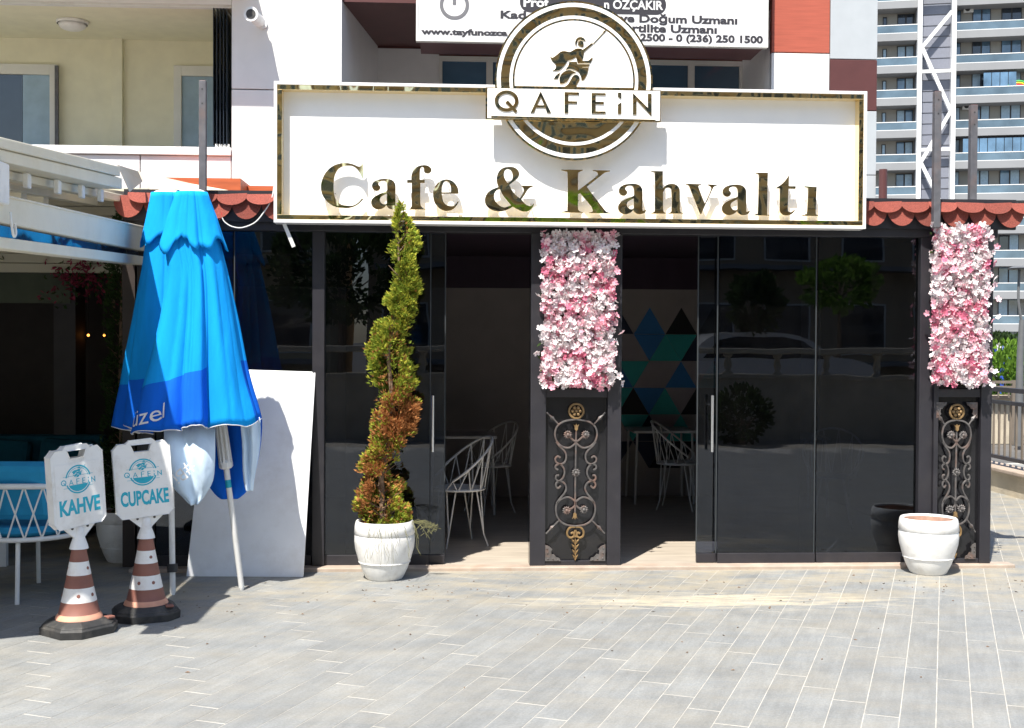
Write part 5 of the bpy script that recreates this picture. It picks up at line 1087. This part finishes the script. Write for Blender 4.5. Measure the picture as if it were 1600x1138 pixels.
b = MB(); b.lathe([(0.0, 0.412), (0.30, 0.412), (0.325, 0.44), (0.31, 0.475), (0.0, 0.485)], 32); b.build('seat_cushion', 'cushion', ch, autos=50)
o = MB().box(-0.25, 0.25, -0.06, 0.06, -0.18, 0.20).build('back_cushion', 'cushion', ch, bevel=0.05); o.location = (0, 0.24, 0.69); o.rotation_euler = (R_(-12), 0, 0)

# ------------------------------------------------------------------ wire chairs and tables inside the cafe
def wire_chair(loc, rot, label):
    t = thing('wire_chair', label, 'chair', loc, rot, group='white wire chairs inside the cafe')
    b = MB(); b.tube(hoop(0.20, 0.20, 0.45, 0, 360), 0.009, 7, True); b.build('seat_ring', 'whitemetal', t, autos=60)
    b = MB(); b.lathe([(0.0, 0.448), (0.195, 0.448), (0.19, 0.462), (0.0, 0.464)], 24); b.build('seat', 'whitemetal', t, autos=40)
    hp = [(0.26*math.cos(R_(a)), 0.02+0.24*math.sin(R_(a)), 0.66+0.20*math.sin(R_(a))) for a in range(-40, 221, 10)]
    b = MB(); b.tube(hp, 0.010, 7); b.build('back_hoop', 'whitemetal', t, autos=60)
    for k in range(0, len(hp), 3):
        a = R_(-40+10*k); b = MB()
        for d in (-14, 14): b.tube([hp[k], (0.2*math.cos(a+R_(d)), 0.2*math.sin(a+R_(d)), 0.45)], 0.0045, 5)
        b.build('back_wire', 'whitemetal', t)
    for a in (45, 135, 225, 315):
        b = MB()
        for d in (-14, 14): b.tube([(0.17*math.cos(R_(a+d)), 0.17*math.sin(R_(a+d)), 0.45), (0.21*math.cos(R_(a)), 0.21*math.sin(R_(a)), 0.10), (0.25*math.cos(R_(a)), 0.25*math.sin(R_(a)), 0.0)], 0.006, 6)
        b.build('hairpin_leg', 'whitemetal', t)
for px, py, rot, lab in ((718, 850, -70, 'white wire chair nearest the open left doorway'), (765, 800, -60, 'white wire chair deeper inside the left doorway'), (1058, 795, 70, 'white wire chair inside the right doorway'), (1160, 818, 20, 'white wire chair behind the right sliding door'), (1300, 822, -20, 'white wire chair behind the fixed right pane')):
    p = gr(px, py, 0.02); wire_chair((p.x, p.y, 0.02), R_(rot), lab)
def cafe_table(loc, label):
    t = thing('cafe_table', label, 'table', loc, group='small tables inside the cafe')
    MB().box(-0.32, 0.32, -0.32, 0.32, 0.72, 0.745).build('tabletop', 'whitemetal', t, bevel=0.004)
    for sx in (-1, 1):
        for sy in (-1, 1): b = MB(); b.tube([(sx*0.28, sy*0.28, 0.719), (sx*0.30, sy*0.30, 0)], 0.012, 6); b.build('leg', 'whitemetal', t)
for px, py, lab in ((722, 798, 'white cafe table inside the left doorway'), (1030, 782, 'white cafe table at the triangle-patterned wall'), (1230, 800, 'white cafe table behind the right glass')):
    p = gr(px, py, 0.02); cafe_table((p.x, p.y, 0.02), lab)

# ------------------------------------------------------------------ far apartment block
AD = 109.0
Au = (Rt*9500-Fw*1850); Au.z = 0; Au.normalize(); An = Vector((-Au.y, Au.x, 0))      # along the front (to the right), and away from us
A0_ = EYE+ray(1490, 538)*(AD/ray(1490, 538).dot(Fw)); A0_.z = 0
def s_of(px, py=300):             # distance along the front for a photo column
    d = ray(px, py); n = An; t = (A0_-EYE).dot(n)/d.dot(n); return (EYE+d*t-A0_).dot(Au)
def z_of(px, py):
    d = ray(px, py); t = (A0_-EYE).dot(An)/d.dot(An); return (EYE+d*t).z
apt = thing('apartment_block', 'tall beige apartment block with glass balconies and white zigzag stair tower', 'building', tuple(A0_), math.atan2(Au.y, Au.x))
MT['aptwall'] = mat('beige_render', (0.33, 0.315, 0.285), 0.9, var=0.05, scale=0.5); MT['aptslab'] = mat('grey_slab_edge', (0.26, 0.265, 0.27), 0.8, var=0.05, scale=0.5)
MT['aptdark'] = mat('dark_window_frame', (0.03, 0.03, 0.035), 0.5); MT['towergrey'] = mat('blue_grey_cladding', (0.19, 0.20, 0.24), 0.6, var=0.05); MT['railglass'] = mat('blue_balcony_glass', (0.10, 0.15, 0.19), 0.12, var=0.3, scale=0.5, spec=0.5)
def abox(name, x0, x1, y0, y1, z0, z1, m, par=None): return MB().box(x0, x1, y0, y1, z0, z1).build(name, m, par or apt)
FH = z_of(1550, 289)-z_of(1550, 340); FH = (z_of(1550, 33)-z_of(1550, 289))/5
zr0 = z_of(1550, 33)              # rail top of the highest storey in view
sL, sR = -22.0, 20.0
t0, t1 = s_of(1431), s_of(1489)
NF = 12
zbase_top = zr0+FH*1.4
abox('wall', sL, t0, 1.6, 10, -1, zbase_top+2, 'aptwall'); abox('wall', t1, sR, 1.6, 10, -1, zbase_top+2, 'aptwall')
for f in range(-2, 11):
    zt_ = zr0-FH*f; zs = zt_-0.80  # slab top
    if zs < -1: break
    for si, (a, b) in enumerate(((sL, t0-0.02), (t1+0.02, sR))):
        sl_ = abox('balcony', a, b, -0.2, 1.59, zs-0.68, zs, 'aptslab')
        abox('railing_glass', a, b, -0.14, -0.10, zs+0.06, zt_-0.08, 'railglass', sl_); abox('handrail', a, b, -0.16, -0.08, zt_-0.07, zt_, 'whitemetal', sl_)
        abox('bottom_rail', a, b, -0.16, -0.08, zs+0.001, zs+0.055, 'whitemetal', sl_)
    wins = [(1399, 1431, 2.2, 0), (1376, 1386, 2.0, 0), (1492, 1503, 2.3, 1), (1521, 1550, 2.4, 1), (1567, 1599, 2.4, 1), (1615, 1640, 2.4, 1), (1668, 1700, 2.4, 1), (1722, 1735, 2.3, 1), (1760, 1792, 2.4, 1), (1815, 1840, 2.4, 1)]
    if f == 4: wins = wins[:2]+[(1492, 1503, 2.3, 1)]
    for (pa, pb, h, side) in wins:
        if side == 0: a, b = s_of(pa)+0.2, min(s_of(pb), t0-0.1)
        else: a, b = s_of(pa), s_of(pb)
        if f >= 6 and side == 1 and pa == 1567: a += 0.0
        w = abox('window', a, b, 1.52, 1.598, zs+0.05, zs+h, 'aptdark'); n = 3 if b-a > 1.5 else 2 if b-a > 1 else 1
        n = 2 if n == 3 else n
        for k in range(n):
            xa, xb = a+(b-a)*k/n+0.07, a+(b-a)*(k+1)/n-0.07; abox('pane', xa, xb, 1.50, 1.519, zs+0.12, zs+h-0.08, ('curtain', 'skyglass', 'curtain', 'darkglass', 'curtain')[random.randrange(5)], w)
    if f in (2, 4):               # enclosed balconies
        for k, pa in enumerate(range(1534 if f == 2 else 1503, 1575 if f == 2 else 1640, 13)): abox('glazed_leaf', s_of(pa)+0.03, s_of(pa+13)-0.03, -0.06, -0.02, zt_+0.01, zs+FH-0.9, 'skyglass')
    if f in (0, 3, 6, 8):
        u = s_of(1506); ac = abox('air_conditioner', u, u+0.85, 1.15, 1.5, zs+2.0, zs+2.6, 'whitemetal'); m = MB(); m.tube([(u+0.35, 1.12, zs+2.3), (u+0.35, 1.149, zs+2.3)], 0.22, 14); m.build('fan_grille', 'aptdark', ac)
# stair tower
tp = s_of(1437); tq = s_of(1483)
abox('tower_wall', t0, t1, 0.3, 9.9, -1, zbase_top+4, 'towergrey')
for k in range(int((zbase_top+4)/1.0)): abox('cladding_joint', tp, tq, 0.27, 0.299, k*1.0, k*1.0+0.05, 'aptdark')
abox('tower_frame', t0-0.05, tp, -0.6, 0.29, -1, zbase_top+4, 'whitepaint'); abox('tower_frame', tq, t1+0.05, -0.6, 0.29, -1, zbase_top+4, 'whitepaint')
for y in (113, 235, 358, -5, 480): z = z_of(1460, y); abox('tower_rail', tp+0.001, tq-0.001, -0.5, -0.2, z-0.15, z+0.15, 'whitepaint')
zz = [(1483, 20), (1437, 76), (1483, 175), (1437, 255), (1483, 345), (1437, 425), (1483, 510), (1437, 590)]
for (xa, ya), (xb, yb) in zip(zz, zz[1:]): MB().bar((s_of(xa), -0.35, z_of(xa, ya)), (s_of(xb), -0.35, z_of(xb, yb)), 0.25, 0.32, up=(0, 0, 1) if False else (1, 0, 0.2)).build('zigzag_brace', 'whitepaint', apt)
# rainbow inflatable on a balcony
zi = zr0-FH*2-0.95; ri = thing('inflatable_arch', 'rainbow coloured inflatable arch on a distant balcony', 'toy', tuple(A0_+Au*s_of(1590)+An*0.3+Vector((0, 0, zi))), math.atan2(Au.y, Au.x))
for k, (nm, c) in enumerate((('red', (0.6, 0.03, 0.05)), ('yellow', (0.7, 0.55, 0.02)), ('green', (0.05, 0.4, 0.08)))):
    MT['arch_'+nm] = mat('arch_'+nm, c, 0.5); b = MB(); b.tube([((0.75+0.17*k)*math.cos(R_(a)), 0, 0.35+(0.75+0.17*k)*math.sin(R_(a))) for a in range(0, 181, 12)], 0.095, 8); b.build('arch_tube', 'arch_'+nm, ri, autos=60)

# ------------------------------------------------------------------ right side: low wall, railings, shrubs, lamp, sign
MT['stonewall'] = mat('cream_rendered_wall', (0.50, 0.44, 0.34), 0.95, var=0.15, scale=4, bump=0.4); MT['railpaint'] = mat('bronze_railing_paint', (0.17, 0.14, 0.11), 0.5, var=0.15); MT['darkrail'] = mat('dark_railing_paint', (0.045, 0.042, 0.045), 0.5)
FX = 6.15
rf = thing('railing', 'bronze bar railing on low cream wall beside the right path', 'railing', (FX, 3.0, 0))
wl = MB().box(0, 0.25, -3.5, 7.0, -0.05, 0.24).build('low_wall', 'stonewall', rf, bevel=0.01); MB().box(-0.05, 0.30, -3.55, 7.0, 0.241, 0.285).build('coping', 'threshold', rf, bevel=0.01)
MB().box(0.09, 0.15, -3.4, 6.9, 0.36, 0.40).build('lower_rail', 'darkrail', rf); MB().box(0.08, 0.16, -3.4, 6.9, 1.12, 1.17).build('upper_rail', 'darkrail', rf); MB().box(0.09, 0.15, -3.4, 6.9, 0.98, 1.02).build('mid_rail', 'darkrail', rf)
for k in range(6): MB().box(0.085, 0.155, -3.4+k*1.95, -3.33+k*1.95, 0.286, 1.119).build('post', 'railpaint', rf)
for k in range(75): MB().box(0.11, 0.13, -3.25+k*0.135, -3.23+k*0.135, 0.401, 0.979).build('baluster', 'railpaint', rf)
rf2 = thing('railing', 'tan horizontal railing across the path in front of green shrubs', 'railing', (6.3, 11.0, 0)); 
p = at(1570, 597, 11.0); 
for nm, y in (('top_rail', 597), ('second_rail', 605)): z = at(1570, y, 11.0).z; MB().box(-0.9, 4.5, -0.03, 0.03, z-0.025, z+0.02).build(nm, 'railpaint', rf2)
for k in range(30): MB().box(-0.9+k*0.18, -0.88+k*0.18, -0.012, 0.012, 0.75, at(1570, 605, 11).z-0.026).build('baluster', 'railpaint', rf2)
for k in range(3): MB().box(-0.5+k*1.9, -0.44+k*1.9, -0.031, 0.032, -0.05, at(1570, 597, 11).z+0.03).build('post', 'railpaint', rf2)
cwall = thing('garden_wall', 'cream garden wall seen through the bar railing', 'wall', (8, 11.2, 0)); MB().box(-2.6, 4, 0, 0.2, -0.05, 0.72).build('wall', 'stonewall', cwall); MB().box(-2.63, 4.03, -0.04, 0.24, 0.721, 0.78).build('coping', 'threshold', cwall)
def bush(loc, rx, ry, h, n, m, label, cat='shrub', leaf=0.07, seed=1, trunk=None, name='shrub', group=None):
    rnd = random.Random(seed); t = thing(name, label, cat, loc, group=group); f = MB(); z0 = trunk or 0
    while n > 0:
        v = Vector((rnd.gauss(0, 1), rnd.gauss(0, 1), rnd.gauss(0, 1))).normalized()*rnd.uniform(0.45, 1)**0.5
        if 0.78+0.5*noise.noise(v*2.6+Vector((seed, 0, 0))) < v.length*0.92: continue
        p = Vector((v.x*rx, v.y*ry, z0+h/2+v.z*h/2)); d = (v+Vector((rnd.uniform(-.6, .6), rnd.uniform(-.6, .6), rnd.uniform(0, .8)))).normalized(); w = Matrix.Rotation(rnd.uniform(0, 6.28), 3, d) @ d.orthogonal().normalized(); l = leaf*rnd.uniform(0.7, 1.3)
        f.add([p, p+d*l*0.5+w*l*0.28, p+d*l, p+d*l*0.5-w*l*0.28], [(0, 1, 2, 3)]); n -= 1
    f.build('crown', m, t); b = MB(); b.tube([(0, 0, -0.05), (0.02, 0, z0*0.6+0.1), (0, 0, z0+h*0.6)], [0.05+0.015*h, 0.04+0.01*h, 0.01], 7)
    for k in range(6): a = k*1.05; q = Vector((0, 0, z0+h*0.2)); b.tube([q, q+Vector((math.cos(a)*rx*0.6, math.sin(a)*ry*0.6, h*0.35))], [0.02, 0.006], 5)
    b.build('trunk', 'bark', t, autos=60); return t
p = at(1570, 640, 12.0); bush((p.x, 12.0, -0.05), 0.75, 0.6, 1.75, 2600, 'shrubgreen', 'bright green leafy shrub behind the tan railing', seed=3, leaf=0.10)
p = at(1605, 640, 12.6); bush((p.x+0.4, 12.8, -0.05), 0.8, 0.6, 1.5, 1800, 'shrubgreen', 'bright green leafy shrub at right edge behind the lamp post', seed=13, leaf=0.10)
for px, sd, lb in ((1548, 5, 'dark evergreen hedge bush just right of the flower panel'), (1578, 6, 'dark evergreen hedge bush below the blue tulip sign'), (1612, 7, 'dark evergreen hedge bush behind the lamp post')):
    p = at(px, 590, 20.0); bush((p.x, 20.0, -0.05), 1.0, 0.8, 2.0, 2600, 'darkgreen', lb, leaf=0.12, seed=sd)
# street lamp
MT['lampgrey'] = mat('grey_lamp_paint', (0.13, 0.135, 0.14), 0.5, var=0.1)
lp = at(1592, 640, 10.2); la = thing('street_lamp', 'slim grey street lamp with flat disc head at right edge', 'street lamp', (lp.x, 10.2, 0)); lt = at(1598, 420, 10.2)
b = MB(); b.tube([(0, 0, 0), (0.01, 0, 1.5), (0.035, 0, at(1595, 500, 10.2).z)], [0.07, 0.055, 0.045], 10); b.build('pole', 'lampgrey', la, autos=50)
b = MB(); b.tube(spline([(0.035, 0, at(1595, 500, 10.2).z-0.05), (-0.03, 0, at(1595, 470, 10.2).z), (-0.02, 0, lt.z)], 5), 0.022, 7); b.build('arm', 'lampgrey', la, autos=50)
b = MB(); b.lathe([(0.0, 0.045), (0.15, 0.035), (0.22, 0.005), (0.21, -0.012), (0.0, -0.014)], 28); o = b.build('disc_head', 'lampgrey', la, autos=50); o.location = (0.02, 0, lt.z)
# blue tulip sign
MT['signblue'] = mat('blue_sign_paint', (0.03, 0.08, 0.42), 0.5); tl = at(1566, 548, 16.0); ts = thing('tulip_sign', 'small blue sign with white tulip emblem on blue curved post', 'sign', (tl.x, 16.0, 0)); k = (at(1576, 548, 16).x-at(1556, 548, 16).x)/20
b = MB(); b.prism([[(x*k, tl.z+z*k) for x, z in smooth_loop([(-8, 10, 1), (-5, 7), (0, 14, 1), (5, 7), (8, 10, 1), (9, 0), (5, -9), (0, -11), (-5, -9), (-9, 0)], 3)]], -0.02, 0.02); b.build('plate', 'plastic', ts)
b = MB(); b.prism([[(x*k, tl.z+z*k) for x, z in smooth_loop([(-4, 3, 1), (-1, 1), (0, 9, 1), (3, 2), (5, -2), (2, -8), (-3, -8), (-5, -2)], 3)]], -0.024, -0.0205); b.build('tulip_mark', 'signblue', ts)
b = MB(); b.tube([(0, 0, 0), (0, 0, tl.z-11*k)], 0.04, 8); b.build('post', 'signblue', ts, autos=50)
for sg in (1, -1): b = MB(); b.tube(spline([(0, 0.0, tl.z-22*k), (sg*6*k, 0, tl.z-12*k), (sg*14*k, 0, tl.z-(14 if sg > 0 else -12)*k)], 6), 0.025, 7); b.build('curved_bracket', 'signblue', ts, autos=60)

# ------------------------------------------------------------------ behind the camera: what the dark glass and the gold mirror show
def mir(px, py, Yv): p = at(px, py, Yv); return Vector((p.x, 0.12-Yv, p.z))
k0, k1 = mir(1110, 700, 9.6), mir(1435, 730, 8.6)
drive = MB(); drive.add([(-40, -40, -0.02), (40, -40, -0.02), (40, -9.3, -0.02), (-40, -9.9, -0.02)], [(0, 1, 2, 3)]); struct(drive.build('driveway', 'concrete'))
struct(MB().box(-40, 40, -60, -11.8, -0.05, 0.40).build('street', 'asphalt'))
bal = thing('balustrade', 'cream retaining wall with turned balusters across the forecourt, mirrored in the glass', 'balustrade', (0, -11.5, 0))
MB().box(-14, 14, -0.28, 0, -0.05, 1.02).build('wall', 'stonewall', bal); MB().box(-14, 14, -0.32, 0.04, 1.021, 1.10).build('plinth_rail', 'stonewall', bal, bevel=0.01); MB().box(-14, 14, -0.30, 0.02, 1.48, 1.58).build('top_rail', 'stonewall', bal, bevel=0.02)
bb = MB(); bb.lathe([(0.09, 0), (0.09, 0.03), (0.04, 0.06), (0.075, 0.16), (0.05, 0.27), (0.045, 0.30), (0.08, 0.35), (0.08, 0.379)], 10); bme = bb.mesh('baluster', 'stonewall', True)
for k in range(32): o = obj('baluster', bme, bal); o.location = (-13.6+k*0.88, -0.14, 1.101)
def tree(px, py, Yv, rx, h, zt, n, m, lab, seed): p = mir(px, py, Yv); return bush((p.x, p.y, 0.36), rx, rx, h, n, m, lab, 'tree', 0.16, seed, zt, 'tree', 'trees across the forecourt')
tree(1180, 480, 14.5, 0.5, 1.15, 1.5, 1700, 'darkgreen', 'round clipped tree mirrored above the car in the right glass', 31)
tree(1310, 450, 16, 0.85, 1.1, 2.0, 1500, 'shrubgreen', 'loose light green tree mirrored right of the car', 32)
tree(530, 440, 17, 1.6, 2.2, 1.7, 3600, 'darkgreen', 'broad tree mirrored left of the spiral conifer', 33)
tree(860, 420, 18, 1.5, 2.4, 1.9, 3000, 'shrubgreen', 'tree across the street opposite the middle pillar', 34)
bush((mir(1165, 660, 10.6).x, -10.8, -0.02), 0.5, 0.4, 0.95, 1500, 'darkgreen', 'low round bush against the retaining wall, mirrored in right door', 'shrub', 0.09, 41)
# parked car on the street
MT['carpaint'] = mat('white_car_paint', (0.75, 0.75, 0.75), 0.25, var=0.02, coat=0.6)
cp_ = mir(1196, 540, 15.2); car = thing('parked_car', 'white hatchback parked beyond the balustrade, mirrored in the right glass', 'car', (cp_.x, cp_.y, 0.40))
side = smooth_loop([(-2.05, 0.30, 1), (-2.1, 0.62), (-1.95, 0.86), (-1.75, 0.95, 1), (-1.35, 1.36), (-0.9, 1.47), (0.1, 1.48), (0.6, 1.36), (1.15, 1.0, 1), (1.75, 0.90), (2.05, 0.72), (2.12, 0.45), (2.08, 0.30, 1)], 4)
b = MB(); b.prism([side], -0.84, 0.84); b.build('body', 'carpaint', car, bevel=0.05)
for sy in (-1, 1):
    g = [(-1.45, 0.96), (-1.15, 1.33), (-0.8, 1.40), (0.1, 1.41), (0.5, 1.32), (0.98, 0.98)]; MB().prism([g], sy*0.846-0.004, sy*0.846+0.004).build('side_window', 'darkglass', car)
    for x in (-1.3, 1.3):
        b = MB(); b.tube([(x, sy*0.62, 0.32), (x, sy*0.862, 0.32)], 0.32, 24); w = b.build('wheel', 'rubber', car, autos=40); b = MB(); b.tube([(x, sy*0.863, 0.32), (x, sy*0.872, 0.32)], 0.20, 18); b.build('rim', 'chrome', w, autos=40)
    MB().box(1.9, 2.09, sy*0.66-0.16, sy*0.66+0.16, 0.62, 0.74).build('headlight', 'clear', car, bevel=0.02)
# buildings across the street
def back_building(x0, x1, y, h, m, lab, nx, nz):
    t = thing('street_building', lab, 'building', ((x0+x1)/2, y, 0.4), group='apartment houses across the street'); w = (x1-x0)/2
    MB().box(-w, w, -9, 0, 0, h).build('wall', m, t); MB().box(-w-0.2, w+0.2, -9.2, 0.3, h+0.001, h+0.3).build('roof', 'aptslab', t)
    for j in range(nz):
        z = 0.9+j*3.0; MB().box(-w+0.3, w-0.3, 0.001, 0.9, z-0.35, z-0.2).build('balcony', 'aptslab', t)
        for i in range(nx):
            xc = -w+2*w*(i+0.5)/nx; wd = 2*w/nx*0.30; f = MB().box(xc-wd, xc+wd, 0.001, 0.05, z, z+1.6).build('window', 'pvc', t); MB().box(xc-wd+0.06, xc+wd-0.06, 0.0505, 0.06, z+0.06, z+1.54).build('pane', 'darkglass', f)
MT['brownrender'] = mat('brown_render', (0.46, 0.34, 0.22), 0.9, var=0.1, scale=1); MT['ochre'] = mat('ochre_render', (0.60, 0.47, 0.28), 0.9, var=0.1, scale=1)
back_building(-16, -3.5, -27, 15, 'ochre', 'ochre apartment house across the street, left of the two', 5, 5); back_building(-2.5, 22, -29, 18, 'brownrender', 'brown apartment house across the street, right of the two', 10, 6)

# dry leaf bits and crumbs lying on the pavement near the planter and the cones
rnd = random.Random(77); db = MB()
for i in range(170):
    c = rnd.choice(((-0.4, -0.75, 0.5), (-1.5, -1.3, 0.5), (1.6, -1.0, 0.9), (0.3, -1.8, 1.3), (3.3, -0.7, 0.4))); x, y = rnd.gauss(c[0], c[2]), rnd.gauss(c[1], c[2]*0.45)
    if y > -0.14: continue
    a = rnd.uniform(0, 6.28); l = rnd.uniform(0.004, 0.016); w = l*rnd.uniform(0.3, 0.6); ca, sa = math.cos(a), math.sin(a)
    db.add([(x-ca*l, y-sa*l, 0.0015), (x-sa*w, y+ca*w, 0.004+rnd.uniform(0, 0.006)), (x+ca*l, y+sa*l, 0.0015), (x+sa*w, y-ca*w, 0.003)], [(0, 3, 2, 1)])
o = db.build('leaf_litter', 'bark'); o['kind'] = 'stuff'; o['label'] = 'dry leaf bits scattered on the grey paving'; o['category'] = 'litter'
